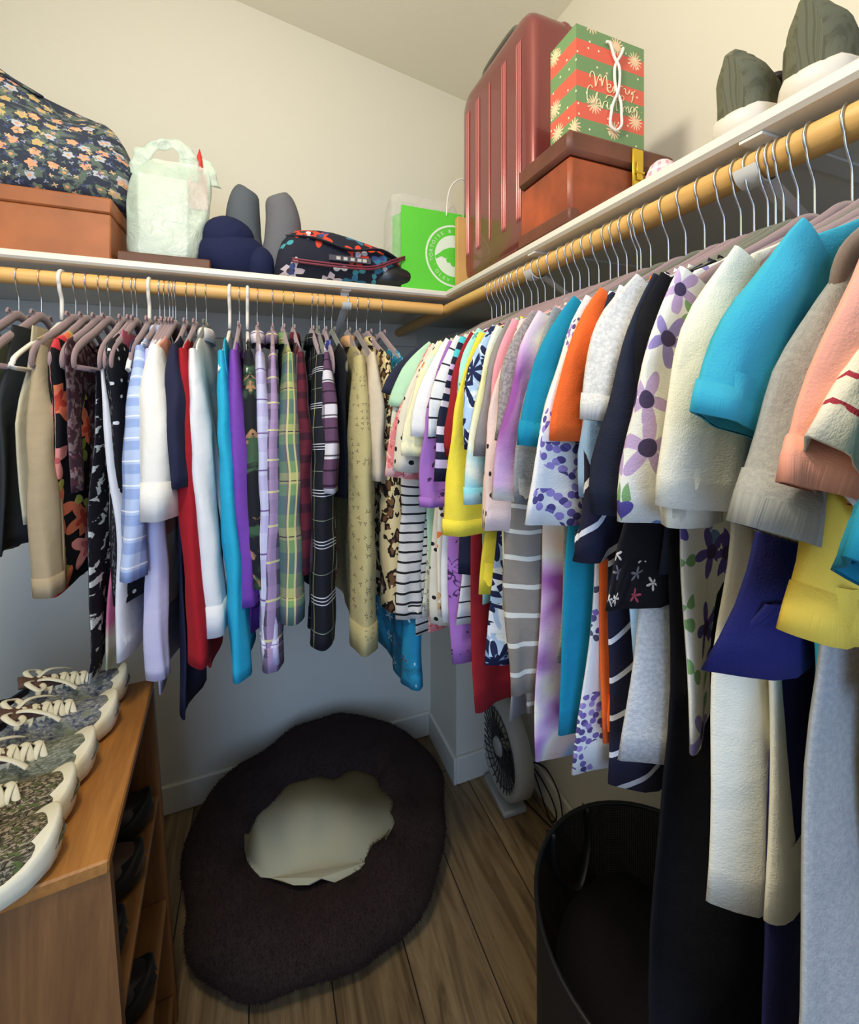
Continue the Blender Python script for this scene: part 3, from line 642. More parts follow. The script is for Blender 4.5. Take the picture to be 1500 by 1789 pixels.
Lg(-.196, 'blouse', 'shirt', 'ivory blouse with wide three-quarter sleeves and deep cuffs', F('ivory_blouse', (236, 232, 222)), 880, 905, .062, wh=.19, cuff=.06, hk='pink', lean=.03, ht=.034)
Lg(-.203, 'lace_blouse', 'shirt', 'white lace-edged top showing under the ivory blouse cuff', F('lace_white', (226, 224, 230), [('flower', 70, .36, 5, .5, (160, 160, 172), .8, 4)]), 960, wh=.185, hk='pink')
Lg(-.190, 'peach_blouse', 'shirt', 'peach top with a cream lower half behind the ivory blouse', F('peach', (232, 152, 136), [('bands', -1.0, -.3, [(0, (232, 222, 200)), (.62, (232, 160, 140))], 'CONSTANT')]), 1080, wh=.195, hk='pink', lean=.01)
Lg(-.166, 'navy_tee', 'shirt', 'dark navy tee with a flared short sleeve over the red top', F('navy_tee', (34, 36, 62)), 1270, 850, .06, wh=.175, hk='pink', ac=.215, lean=.03)
Lg(-.145, 'red_blouse', 'shirt', 'crimson long top with a curved split hem', F('crimson', (164, 26, 36)), 1175, 1160, .045, wh=.19, hk='pink', lean=.05, cuff=.0, ac=.235)
Lg(-.122, 'dress_shirt', 'shirt', 'long-sleeved plain white shirt with a narrow buttoned cuff', F('shirt_white', (232, 232, 230)), 1050, 1108, .045, wh=.20, cuff=.05, hk='green', col='shirt', lean=.06, ht=.026)
Lg(-.068, 'turquoise_blouse', 'shirt', 'turquoise long-sleeved top reaching lowest of the bright tops on the back rod', F('turquoise_l', (42, 172, 206)), 1150, 1185, .042, wh=.19, hk='white', lean=.055, ht=.022)
Lg(-.045, 'purple_blouse', 'shirt', 'violet top seen as a narrow strip between turquoise and camouflage', F('violet', (122, 70, 168)), 1120, 1060, .03, wh=.19, hk='pink', lean=.04)
Lg(-.026, 'camouflage_shirt', 'shirt', 'black and forest green camouflage-like shirt', F('camo', (30, 32, 36), [('blob', 12, .52, (66, 92, 66), .02, 2), ('blob', 30, .64, (170, 130, 90), .02, 7)]), 1060, 1030, .03, wh=.19, hk='white', lean=.03)
Lg(-.002, 'plaid_shirt', 'shirt', 'white shirt with soft lilac plaid squares and a button cuff', F('lilac_plaid', (232, 224, 234), [('stripe', 'v', .085, .4, .1, (196, 166, 206), .55), ('stripe', 'u', .06, .35, .3, (168, 176, 220), .5), ('stripe', 'v', .085, .04, .6, (120, 96, 150)), ('stripe', 'u', .06, .04, .6, (206, 180, 160))]), 1150, 1155, .042, wh=.20, cuff=.04, hk='pink', col='shirt', lean=.025, ht=.024)
Lg(.036, 'plaid_shirt', 'shirt', 'grey and mauve plaid shirt whose cuff hangs below the green plaid one', F('mauve_plaid', (120, 104, 128), [('stripe', 'v', .07, .4, .1, (60, 58, 72), .7), ('stripe', 'u', .06, .4, .2, (190, 160, 200), .6), ('stripe', 'v', .07, .06, .5, (214, 206, 150))]), 1160, 1160, .042, wh=.20, cuff=.04, hk='pink', col='shirt')
Lg(.062, 'plaid_shirt', 'shirt', 'green, yellow and purple plaid shirt with a wide sleeve', F('green_plaid', (118, 150, 96), [('stripe', 'v', .11, .34, .1, (70, 96, 112), .65), ('stripe', 'v', .11, .22, .55, (206, 196, 120), .6), ('stripe', 'u', .055, .4, .1, (66, 92, 110), .5), ('stripe', 'u', .055, .16, .7, (110, 66, 104), .6), ('stripe', 'v', .11, .02, .5, (60, 46, 66)), ('stripe', 'u', .11, .04, .3, (214, 204, 140), .8)]), 1070, 1078, .052, wh=.20, cuff=.045, hk='pink', col='shirt', lean=-.005, ht=.032)
Lg(.088, 'plaid_shirt', 'shirt', 'dark maroon plaid shirt behind the green plaid sleeve', F('maroon_plaid', (92, 30, 44), [('stripe', 'v', .05, .35, 0, (40, 22, 34), .7), ('stripe', 'u', .05, .3, .3, (160, 150, 160), .4)]), 1000, 1000, .035, wh=.19, hk='pink', col='shirt')
Lg(.137, 'plaid_shirt', 'shirt', 'black shirt with a thin white windowpane check and rounded hem', F('windowpane', (26, 28, 36), [('stripe', 'v', .105, .018, 0, (206, 206, 214)), ('stripe', 'v', .105, .018, .06, (206, 206, 214)), ('stripe', 'v', .105, .018, .12, (206, 206, 214)), ('stripe', 'u', .07, .03, 0, (190, 190, 200)), ('stripe', 'u', .07, .03, .09, (190, 190, 200)), ('stripe', 'v', .105, .012, .6, (140, 150, 130)), ('stripe', 'u', .07, .02, .6, (170, 170, 110))]), 1110, 1120, .050, wh=.20, hk='pink', col='shirt', ht=.032)
Lg(.152, 'plaid_shirt', 'shirt', 'burgundy, mauve and white block plaid shirt with an open collar', F('burgundy_plaid', (96, 66, 92), [('stripe', 'v', .085, .36, 0, (226, 222, 226), .85), ('stripe', 'u', .05, .3, 0, (40, 22, 40), .6), ('stripe', 'v', .028, .12, 0, (30, 20, 32), .9)]), 880, 860, .045, wh=.19, hk='green', col='shirt')
Lg(.172, 'tank_shirt', 'shirt', 'tank top with white stars on blue above red and white paisley', F('flag', (62, 70, 150), [('flower', 30, .42, 5, .38, (230, 230, 240), .9, 3), ('bands', -.9, -.2, [(0, (226, 222, 226)), (.22, (196, 84, 96)), (.30, (232, 226, 228)), (.36, (200, 80, 92)), (.44, (232, 226, 228)), (.47, (200, 84, 96)), (.52, (62, 70, 150))], 'CONSTANT')][1:] + [('flower', 32, .40, 5, .38, (232, 232, 242), .9, 3)]), 1020, wh=.195, kind='tank', hk='pink', lean=.0, th=.018)
Lg(.192, 'black_blouse', 'shirt', 'plain black sleeveless top between the flag tank top and the sand shirt', F('black_l', (24, 24, 28)), 880, wh=.185, hk='green', th=.016)
Lg(.236, 'print_shirt', 'shirt', 'sand yellow shirt with a tiny brown sprig print and peach shoulders', F('sand_print', (186, 172, 120), [('flower', 60, .30, 3, .6, (118, 100, 70), .5, 6)]), 1118, 1122, .066, wh=.20, cuff=.05, hk='brown', col='shirt', ht=.034, colmat=F('peach_collar', (214, 164, 116)))
Lg(.262, 'open_shirt', 'shirt', 'beige open shirt lying along the sand yellow one', F('beige_open', (206, 190, 164)), 900, 840, .04, wh=.19, hk='brown')
Lg(.292, 'leopard_blouse', 'shirt', 'leopard print blouse with a gathered collar', F('leopard', (222, 200, 146), [('leopard', 34)]), 1060, 1062, .050, wh=.195, hk='pink', col='shirt', ht=.028)
Lg(.332, 'print_tunic', 'shirt', 'teal tunic with pale blossoms and a rounded low hem', F('teal_print', (38, 112, 140), [('blob', 14, .5, (44, 150, 186), .06, 3), ('flower', 26, .44, 5, .5, (188, 214, 220), .45, 8), ('flower', 40, .3, 3, .5, (110, 72, 92), .25, 4)]), 1215, 1200, .035, wh=.175, hk='pink', amp=.006, lean=.02)
# ------------------------------------------------------------------ wooden shoe bookcase, lower left
WZ = .80
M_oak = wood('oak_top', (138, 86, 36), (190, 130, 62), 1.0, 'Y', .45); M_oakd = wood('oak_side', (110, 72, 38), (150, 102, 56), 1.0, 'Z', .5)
bc = thing('shoe_bookcase', (-.2095, .9535, 0), 'low oak bookcase with slanted open front and sneakers lined up on it', 'bookcase', None, math.radians(3.8))
# local x: to the aisle, local y: away from the camera
D = .44; HL = .2195
def bpart(name, a, b, m): MB().box(a, b, 0, .0025).build(name, m, bc, True, 30)
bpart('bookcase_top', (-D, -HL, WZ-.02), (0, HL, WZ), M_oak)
for sy in (-1, 1):
    mb = MB(); y0 = sy*(HL-.004); y1 = sy*(HL-.022)
    pr = [(-D, 0), (.05, 0), (0.0, WZ-.02), (-D, WZ-.02)]
    vs = [(x, y0, z) for x, z in pr]+[(x, y1, z) for x, z in pr]
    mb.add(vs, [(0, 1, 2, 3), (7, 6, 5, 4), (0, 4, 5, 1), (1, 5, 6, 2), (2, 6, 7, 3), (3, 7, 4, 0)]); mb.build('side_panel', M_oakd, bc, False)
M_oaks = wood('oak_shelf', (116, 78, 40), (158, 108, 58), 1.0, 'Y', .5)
for z in (.545, .30, .07):
    x = .05*(1-(z)/(WZ-.02))-.003
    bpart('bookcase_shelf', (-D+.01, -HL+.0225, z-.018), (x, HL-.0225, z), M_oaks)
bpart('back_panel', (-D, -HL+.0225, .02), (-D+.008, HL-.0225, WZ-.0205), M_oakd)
BM = Matrix.Translation((-.2095, .9535, 0)) @ Matrix.Rotation(math.radians(3.8), 4, 'Z')

# ------------------------------------------------------------------ shoes
def shoe(loc, rz, label, mats, L=.27, high=.0, group=None, name='sneaker', laces=True, wide=1.0, tongue=True):
    """toe points along local +x; sole rests at z=0"""
    upper, sole, lace, lining = mats
    t = thing(name, loc, label, 'shoe', group, rz)
    def W(s): return wide*lin1([(0, .0), (.02, .020), (.10, .031), (.30, .034), (.5, .037), (.72, .047), (.86, .044), (.95, .030), (.985, .016), (1.0, .0)], s)*L/.27
    def off(s): return .004*math.sin(s*3.1)
    # sole
    mb = MB(); R = []; n = 48; out = []
    ts = [0, .004, .02, .06, .12, .2, .3, .4, .5, .6, .7, .78, .85, .9, .94, .97, .99, .998, 1]
    poly = [(s*L, off(s)+W(s)+.0045*(0 < s < 1)) for s in ts]+[(s*L, off(s)-W(s)-.0045) for s in ts[-2:0:-1]]
    cx = sum(p[0] for p in poly)/len(poly)
    def ringz(z, k, toe=0.0): return [(cx+(x-cx)*(1+k/.13), y*(1+k/.045), z+toe*max(0, x/L-.75)**2*2.2+(.002 if z > .01 else 0)) for x, y in poly]
    R = [ringz(.0, -.004, .09), ringz(.004, 0, .09), ringz(.014, .0015, .09), ringz(.022, .0012, .20), ringz(.0275, -.001, .26), ringz(.029, -.005, .26)]
    mb.rings(R, cap=True); mb.build('rubber_sole', sole, t)
    # upper
    def H(s): return lin1([(0, .045+high), (.04, .060+high), (.12, .066+high*.8), (.30, .052), (.42, .066), (.55, .060), (.70, .046), (.85, .036), (.95, .026), (1.0, .012)], s)*1.0
    ss = [.012, .03, .06, .10, .15, .20, .25, .30, .35, .40, .46, .52, .58, .64, .70, .76, .82, .87, .91, .945, .97, .988, .997]
    m = 21; grid = []
    for s in ss:
        row = []
        w = W(s)*1.0; h = H(s); b = .022
        for j in range(m):
            a = math.pi*j/(m-1); c, sn = math.cos(a), math.sin(a)
            y = w*math.copysign(abs(c)**.72, c)*(1-.22*sn**3*(1 if s < .5 else .4)); z = b+h*sn**(.85 if s > .5 else .62)
            if s < .42: y *= 1-.12*sn
            if high and s < .3: y = w*math.copysign(abs(c)**.42, c)*(1-.42*min(1, max(0, (sn-.5)/.35)))
            row.append((s*L+(.006 if s > .9 else 0)*(1-sn)-(.010*sn if s < .05 else 0)-(high*.18*sn if s < .14 else 0), off(s)+y, z+.10*max(0, s-.75)**2*2))
        grid.append(row)
    mb = MB(); vs = [p for r in grid for p in r]; fs = []; uv = []
    for i in range(len(ss)-1):
        for j in range(m-1):
            open_ = ss[i] >= .06 and ss[i+1] <= .41 and 7 <= j < m-8
            if open_: continue
            fs.append((i*m+j, (i+1)*m+j, (i+1)*m+j+1, i*m+j+1)); uv.append([(ss[a]*L, b*.009) for a, b in ((i, j), (i+1, j), (i+1, j+1), (i, j+1))])
    mb.add(vs, fs, uv)
    fs = [tuple(range(m))]; mb.add(grid[0], fs, [[(0, j*.008) for j in range(m)]])
    mb.build('knit_upper', upper, t)
    # lining
    mb = MB(); g2 = []
    for s, row in zip(ss, grid):
        if s > .47: break
        g2.append([(x+.004*(1 if s < .1 else 0), off(s)+(y-off(s))*.90, .030+(z-.030)*.93) for x, y, z in row])
    vs = [p for r in g2 for p in r]; fs = []
    for i in range(len(g2)-1):
        for j in range(m-1):
            if ss[i] >= .06 and ss[i+1] <= .41 and 7 <= j < m-8: continue
            fs.append((i*m+j, i*m+j+1, (i+1)*m+j+1, (i+1)*m+j))
    mb.add(vs, fs); mb.add([(s*L, off(s)+q*W(s)*.9, .031) for s in ss[:11] for q in (-1, 1)], [(2*i, 2*i+2, 2*i+3, 2*i+1) for i in range(10)])
    mb.build('lining', lining, t)
    if tongue:
        mb = MB(); R = []
        for q, (s, z) in enumerate([(.34, .100), (.37, .098), (.41, .092), (.46, .088), (.54, .083), (.60, .076)]):
            R.append([(s*L, off(s)+.020*math.cos(a), z+.008*math.sin(a)) for a in [math.pi*j/8 for j in range(9)]]+[(s*L, off(s)+.018*math.cos(a), z-.004+.006*math.sin(a)) for a in [math.pi*(8-j)/8 for j in range(9)]])
        mb.rings(R, cap=True); mb.build('tongue', lining, t)
    if laces:
        mb = MB()
        for q, s in enumerate([.44, .50, .56, .62, .68]):
            h = .022+H(s)
            for sd in (-1, 1):
                P = smoothpts([(s*L, off(s)+sd*.024, h-.014), (s*L+.006, off(s)+sd*.012, h+.003), (s*L+.012, off(s)-sd*.004, h+.005), (s*L+.016, off(s)-sd*.022, h-.011)], 4)
                mb.tube(P, .0052, 8, flat=.35, up=(0, 0, 1))
        # bow
        s = .43; h = .022+H(s)
        for sd in (-1, 1):
            P = smoothpts([(s*L, off(s), h+.006), (s*L-.012, off(s)+sd*.024, h+.018), (s*L+.004, off(s)+sd*.044, h+.006), (s*L+.012, off(s)+sd*.026, h+.002), (s*L+.002, off(s), h+.006)], 5)
            mb.tube(P, .0048, 8, flat=.35, up=(0, 0, 1))
            P = smoothpts([(s*L, off(s), h+.006), (s*L+.02, off(s)+sd*.02, h+.010), (s*L+.045, off(s)+sd*.034, h-.002), (s*L+.06, off(s)+sd*.044, h-.016)], 5)
            mb.tube(P, .0048, 8, flat=.35, up=(0, 0, 1))
        mb.build('laces', lace, t)
    return t
M_rub = plain('cream_rubber', (226, 218, 190), .5); M_lace = plain('cream_laces', (226, 218, 188), .8, bump=(600, .3))
M_lin = plain('brown_lining', (92, 66, 54), .9)
knit1 = fabric('grey_blue_knit', (104, 108, 112), [('blob', 120, .52, (156, 156, 150), .05, 2, (1, 2)), ('blob', 90, .57, (72, 78, 98), .04, 5), ('blob', 30, .6, (126, 132, 108), .06, 7)])
knit2 = fabric('grey_green_knit', (112, 116, 98), [('blob', 130, .52, (146, 150, 136), .05, 1, (1, 2)), ('blob', 80, .58, (86, 92, 76), .05, 4)])
knit3 = fabric('brown_green_knit', (76, 70, 52), [('blob', 150, .53, (160, 146, 122), .03, 3, (1, 1.6)), ('blob', 90, .58, (90, 102, 56), .03, 8), ('blob', 190, .60, (42, 36, 28), .02, 6)])
a = math.radians(24)
for tx, ty, mt, lab in ((-.268, 1.135, knit1, 'grey blue knit sneaker farthest from the camera, partly behind its pair'), (-.262, 1.040, knit1, 'grey blue knit sneaker with brown collar, in front of its pair on the bookcase'),
        (-.268, .935, knit2, 'grey green knit sneaker in the middle of the row on the oak bookcase'),
        (-.270, .852, knit3, 'brown and green speckled sneaker next to the nearest one on the bookcase'), (-.262, .775, knit3, 'brown and green speckled sneaker nearest the front edge of the bookcase')):
    L = .265; shoe((tx-L*math.cos(a), ty-L*math.sin(a), WZ+.0005), a, lab, (mt, M_rub, M_lace, M_lin), L, group='knit sneakers on the bookcase')
M_dk = plain('dark_leather', (38, 30, 32), .5); M_dks = plain('black_sole', (18, 17, 18), .6); M_br = plain('brown_leather', (74, 54, 44), .55, var=.2)
for lx, ly, z, mt, lab in ((.006, .13, .5455, M_dk, 'black shoe at the far end of the upper bookcase shelf'), (.008, .01, .5455, M_br, 'brown shoe in the middle of the upper bookcase shelf'),
        (.0, -.11, .5455, M_dk, 'dark shoe at the near end of the upper bookcase shelf'), (.025, .02, .3005, M_dk, 'black shoe on the lower bookcase shelf')):
    p = BM @ Vector((lx-.24, ly, z)); shoe(p, math.radians(3.8), lab, (mt, M_dks, M_dks, M_dk), .24, group='dark shoes inside the bookcase', name='flat_shoe', laces=False, tongue=False)
# shoes on the right shelf, heels to the aisle
M_moss = fabric('moss_knit', (104, 104, 84), [('blob', 80, .55, (88, 88, 70), .05, 2)]); M_pale = plain('pale_rubber', (214, 206, 194), .5)
for (yy, rr, lab) in ((.372, 8, 'grey green sneaker with its heel out, on the right shelf nearest the brown case'), (.292, 12, 'grey green sneaker with its heel out, standing taller at the right of its pair')):
    a = math.radians(rr); shoe((.545, yy-.01, SHZ+.0005), a, lab, (M_moss, M_pale, M_lace, M_dk), .27, high=.022, group='grey green sneakers on the right shelf', wide=1.0)
a = math.radians(10)
shoe((.60, .212, SHZ+.0005), a, 'dark brown sneaker cut off by the right edge of the photo', (plain('dark_brown_knit', (70, 62, 50), .8), M_pale, M_lace, M_dk), .27, high=.02, group=None)

# ------------------------------------------------------------------ suitcase
M_maroon = plain('maroon_shell', (134, 66, 64), .26, .45, coat=.5); M_blk = plain('black_plastic', (24, 24, 24), .5); M_gun = plain('grey_handle', (96, 94, 84), .5)
sc_ = thing('suitcase', (.60, .865, SHZ), 'maroon hard-shell suitcase with vertical ribs standing on the right shelf', 'suitcase')
mb = MB(); sw, sl_, sh, wb = .215, .385, .585, .035
def rr_ring(x, a, b, z0, z1, r, n=7):
    pts = []
    for cy, cz_, a0 in ((b-r, z1-r, 0), (a+r, z1-r, 90), (a+r, z0+r, 180), (b-r, z0+r, 270)):
        for q in range(n): t = math.radians(a0+90*q/(n-1)); pts.append((x, cy+r*math.cos(t), cz_+r*math.sin(t)))
    return pts
R = []
for x, ins in ((0.0, .055), (.0005, .03), (.004, .012), (.012, .003), (.024, 0), (.105, 0), (.107, -.003), (.113, -.003), (.115, 0), (sw-.024, 0), (sw-.012, .003), (sw-.004, .012), (sw, .04)):
    R.append(rr_ring(x, ins, sl_-ins, wb+ins, wb+sh-ins, max(.012, .055-ins*.6)))
mb.rings(R, cap=True)
mb.build('shell', M_maroon, sc_, True, 40)
mb = MB()
for g in (.055, .125, .20, .27, .335):
    for dlt in (-.008, 0, .008):
        if g == .20 and dlt: continue
        mb.tube([(.0005, g+dlt, wb+.075), (-.0015, g+dlt, wb+.085), (-.0015, g+dlt, wb+sh-.075), (.0005, g+dlt, wb+sh-.065)], .0022, 8)
mb.build('ribs', plain('rib_highlight', (196, 120, 116), .22, .5), sc_)  # lighter than the shell: the highlights along the ribs are put into their colour
mb = MB()
for x in (.045, .17):
    for y in (.045, .34):
        mb.tube([(x-.012, y, .0235), (x+.012, y, .0235)], .0235, 16); mb.box((x-.016, y-.02, .03), (x+.016, y+.02, wb+.012), 0, .004)
mb.build('wheels', M_blk, sc_, True, 40)
mb = MB(); mb.tube(smoothpts([(.03, .10, wb+sh-.004), (.03, .112, wb+sh+.022), (.03, .19, wb+sh+.028), (.03, .27, wb+sh+.022), (.03, .282, wb+sh-.004)], 5), .011, 10, flat=.7, up=(0, 0, 1)); mb.build('top_handle', M_gun, sc_)

# ------------------------------------------------------------------ leather case and gift bag
M_lea = plain('brown_leather_case', (148, 68, 34), .45, var=.35, bump=(60, .3)); M_lea2 = plain('brown_leather_lid', (112, 62, 44), .55, var=.2, bump=(60, .3))
cs = thing('train_case', (.537, .655, SHZ), 'old brown leather train case with a brass latch, under the gift bag', 'case')
MB().box((0, 0, 0), (.262, .165, .128), 0, .007).build('case_body', M_lea, cs, True, 40)
MB().box((-.004, -.004, .130), (.266, .169, .176), 0, .008).build('lid', M_lea2, cs, True, 40)
M_brass = plain('brass', (214, 180, 60), .35, .8)
mb = MB(); mb.box((.146, -.009, .088), (.174, -.0045, .166), 0, .002); mb.box((.153, -.012, .103), (.167, -.0095, .140), 0, .002); mb.tube([(.149, -.011, .118), (.171, -.011, .118)], .003, 8); mb.build('latch', M_brass, cs, True, 40)
MB().box((-.0035, -.0035, 0), (.02, .168, .03), 0, .004).build('corner_guard', M_lea2, cs, True, 40)
GBX, GBY, GBZ = .563, .668, SHZ+.1765; gw, gd, gh = .172, .078, .212
k = NT('christmas_paper'); k.uv(); u, v = k.u, k.v
f = k.math('FRACT', k.math('ADD', k.math('DIVIDE', v, .060), .42))
c = k.mix(k.math('LESS_THAN', f, .5), lin((108, 142, 92)), lin((222, 92, 72)))
def fl(sc, r, pet, amp, dens, seed, colr, c):
    mp = k.n('ShaderNodeVectorMath', operation='MULTIPLY_ADD'); k.put(mp.inputs[0], k._uv); mp.inputs[1].default_value = (sc, sc, 0); mp.inputs[2].default_value = (seed, seed*1.7, 0)
    vo = k.n('ShaderNodeTexVoronoi', voronoi_dimensions='2D'); vo.inputs['Scale'].default_value = 1; k.put(vo.inputs['Vector'], mp.outputs[0]); vo.inputs['Randomness'].default_value = .7
    d = k.n('ShaderNodeVectorMath', operation='SUBTRACT'); k.put(d.inputs[0], mp.outputs[0]); k.put(d.inputs[1], vo.outputs['Position'])
    sp = k.n('ShaderNodeSeparateXYZ'); k.put(sp.inputs[0], d.outputs[0])
    rad = k.n('ShaderNodeVectorMath', operation='LENGTH'); k.put(rad.inputs[0], d.outputs[0]); an = k.math('MULTIPLY', k.math('ARCTAN2', sp.outputs[1], sp.outputs[0]), pet)
    rr = k.math('MULTIPLY', k.math('ADD', k.math('MULTIPLY', k.math('COSINE', an), amp), 1-amp), r) if pet else r
    s3 = k.n('ShaderNodeSeparateColor'); k.put(s3.inputs[0], vo.outputs['Color'])
    m = k.math('MULTIPLY', k.math('LESS_THAN', rad.outputs['Value'], rr), k.math('LESS_THAN', s3.outputs[0], dens))
    return k.mix(m, c, lin(colr))
c = fl(19, .36, 14, .30, .42, 2.3, (238, 200, 160), c); c = fl(40, .08, 0, 0, .6, 5.1, (246, 232, 200), c)
k.put(k.b.inputs['Base Color'], c); k.b.inputs['Roughness'].default_value = .35; M_xmas = k.m
gb = thing('gift_bag', (GBX, GBY, GBZ), 'red and green striped Merry Christmas gift bag on the leather case', 'gift bag')
mb = MB(); e = .003
ring = lambda z, q=0: [(0+q, q, z), (gw-q, q, z), (gw-q, gd-q, z), (gw*.5, gd-q, z), (q, gd-q, z), (q, gd*.5, z)]
R = [ring(0), ring(gh*.33), ring(gh*.66), ring(gh), ring(gh, .001), ring(.002, .001)]
mb.rings(R, cap=True); mb.uv = []
for ff in mb.f:
    P = [mb.v[j] for j in ff]; xs = {round(p[0], 3) for p in P}
    mb.uv.append([((-p[1] if len(xs) == 1 or max(xs)-min(xs) < .002 else p[0]), p[2]) for p in P])
mb.build('paper_bag', M_xmas, gb, False)
def gpt(px, py): # traced lettering of the bag face, in millimetres of the face
    uu = (px-310)/747; vv = 1-(py-(85+.25*(px-310)))/1122
    return Vector((uu*gw, -.0008, vv*gh))
strokes = [[(455, 622), (450, 590), (475, 560), (500, 600), (508, 715)], [(512, 715), (530, 640), (560, 585), (572, 640), (578, 705)], [(580, 705), (595, 630), (622, 590), (632, 650), (640, 735), (655, 745)],
 [(642, 720), (672, 708), (665, 680), (640, 690), (636, 735), (662, 765), (692, 745)], [(692, 745), (705, 700), (712, 735), (708, 770)], [(712, 725), (730, 700), (748, 705)], [(752, 690), (765, 700), (768, 765)], [(768, 720), (785, 692), (808, 700)],
 [(815, 720), (835, 715), (842, 760), (866, 770), (890, 725)], [(950, 730), (905, 775), (915, 745), (925, 790), (908, 855)], 
 [(478, 728), (455, 702), (424, 745), (424, 850), (455, 885), (495, 865), (520, 780)], [(528, 770), (518, 890)], [(520, 872), (545, 838), (560, 868), (572, 935)], [(582, 940), (598, 872), (628, 858)], [(640, 865), (638, 925), (660, 940), (672, 905)],
 [(690, 885), (672, 900), (695, 935), (690, 990), (668, 985)], [(733, 800), (735, 940), (752, 945)], [(620, 830), (640, 800), (690, 805), (740, 840), (800, 845), (820, 815), (800, 790), (775, 815)],
 [(805, 905), (812, 962)], [(812, 925), (835, 903), (846, 965)], [(846, 930), (868, 905), (880, 972), (892, 950)], [(932, 905), (905, 912), (898, 950), (922, 962), (938, 915), (944, 960)], [(965, 905), (948, 925), (968, 950), (970, 1000), (952, 1020), (942, 1005)], [(1020, 958), (1024, 960)]]
mb = MB()
for st in strokes: mb.tube(smoothpts([gpt(*p) for p in st], 5), .00085, 6)
mb.build('lettering', plain('cream_ink', (246, 228, 180), .5), gb)
M_rope = plain('white_rope', (240, 234, 224), .8, bump=(900, .5))
mb = MB()
for L in ([(610, 255), (650, 280), (700, 400), (745, 510), (760, 620), (735, 760), (690, 880), (655, 1010), (660, 1120), (715, 1180)], [(800, 300), (770, 370), (715, 480), (695, 590), (720, 730), (765, 880), (780, 1010), (770, 1120), (715, 1180)]):
    P = [gpt(*p)+Vector((0, -.003-.002*(i % 2), 0)) for i, p in enumerate(L)]; mb.tube(smoothpts(P, 5), .0028, 8)
mb.build('rope_handle', M_rope, gb)
# small round tin
k2 = fabric('pink_check', (226, 206, 206), [('stripe', 'u', .016, .4, 0, (216, 130, 170), .7), ('stripe', 'v', .016, .4, 0, (236, 236, 236), .6), ('flower', 60, .4, 4, .4, (60, 60, 50), .25, 3)])
mb = MB(); R = [[(.027*r*math.cos(a), .027*r*math.sin(a), z) for a in [2*math.pi*q/24 for q in range(24)]] for r, z in ((.6, 0), (.95, .004), (1.0, .012), (1.0, .040), (.92, .056), (.7, .070), (.4, .077))]
mb.rings(R, cap=True); o = mb.build('round_trinket_box', k2, None); o.location = (.640, .545, SHZ+.0005); tag(o, 'small round pink and white patterned box on the right shelf beside the brown case', 'box')

# ------------------------------------------------------------------ back shelf
def soft(name, label, cat, loc, mat, R, cap=True, group=None, parent=None, nz=0.0, nsc=20, sub=1, thin=False):
    mb = MB(); mb.rings(R, cap=cap); o = mb.build(name, mat, parent)
    if sub: md = o.modifiers.new('sub', 'SUBSURF'); md.levels = sub; md.render_levels = sub
    if nz:
        for v in o.data.vertices: v.co += Vector(noise.noise_vector(v.co*nsc+Vector((len(name)*3.3, 1, 2))))*nz
    if parent is None: o.location = loc; tag(o, label, cat, group)
    return o
# brown storage boxes
M_box = plain('tan_brown_board', (158, 92, 48), .55, var=.12); M_box2 = plain('dark_brown_board', (96, 60, 38), .6, var=.12)
bx = thing('storage_box', (-.335-.37+.0, 1.245, SHZ+.001), 'tan brown lidded storage box on the back shelf under the floral bag', 'box')
MB().box((0, 0, 0), (.378, .31, .112), 0, .003).build('box_body', M_box, bx, True, 40)
MB().box((-.003, -.003, .1125), (.381, .313, .150), 0, .004).build('box_lid', M_box, bx, True, 40)
o = MB().box((-.318, 1.255, SHZ+.001), (-.115, 1.50, SHZ+.033), 0, .003).build('flat_box', M_box2, None, True, 40); tag(o, 'low dark brown box lying under the pale plastic bag', 'box')
# quilted floral bag
quilt = fabric('quilted_floral', (52, 58, 72), [('blob', 30, .55, (92, 104, 96), .03, 4), ('flower', 32, .42, 5, .16, [(214, 156, 122), (176, 180, 190), (184, 166, 112), (112, 122, 104)], .60, 3), ('flower', 32, .13, 0, 0, (206, 150, 110), .60, 3), ('flower', 60, .34, 3, .5, [(104, 120, 104), (150, 156, 176)], .55, 7), ('flower', 48, .32, 4, .4, [(70, 80, 120), (206, 178, 140)], .5, 11)])
qb = thing('quilted_bag', (-.52, 1.385, SHZ+.1525), 'dark quilted shoulder bag with small orange and white flowers', 'bag')
R = []; n = 40
prof = [(.0, .9, .8), (.02, 1.0, 1.0), (.07, 1.03, 1.05), (.13, 1.0, 1.0), (.19, .95, .86), (.235, .86, .62), (.27, .74, .40), (.295, .62, .22), (.31, .50, .10)]
for z, wx, wy in prof:
    ring = []
    for q in range(n):
        a_ = 2*math.pi*q/n; c_, s_ = math.cos(a_), math.sin(a_)
        x = .215*wx*math.copysign(abs(c_)**.6, c_); y = .115*wy*math.copysign(abs(s_)**.7, s_)
        zz = z*(1-.16*max(0, x/.2)+.16*max(0, -x/.2)); zz -= .05*math.exp(-((x-.07)/.06)**2)*(z/.31)**2
        ring.append((x, y, zz+.001))
    R.append(ring)
mb = MB(); mb.rings(R, cap=True, uvf=lambda i, j: (R[i][j % n][0]+(.5 if (j % n) > n/2 else 0), prof[i][0]*1.2)); o = mb.build('bag_body', quilt, qb)
for v in o.data.vertices: v.co += Vector(noise.noise_vector(v.co*14))*.010*min(1, v.co.z*12)
md = o.modifiers.new('sub', 'SUBSURF'); md.levels = 1; md.render_levels = 1
mb = MB(); mb.tube(smoothpts([(-.12, -.02, .29), (-.11, -.03, .34), (-.04, -.03, .30), (.02, -.03, .27)], 5), .012, 8, flat=.3); mb.build('bag_strap', quilt, qb)
M_tis = plain('pale_green_tissue', (196, 204, 160), .5, bump=(40, 1.0), trans=.25)
R = []
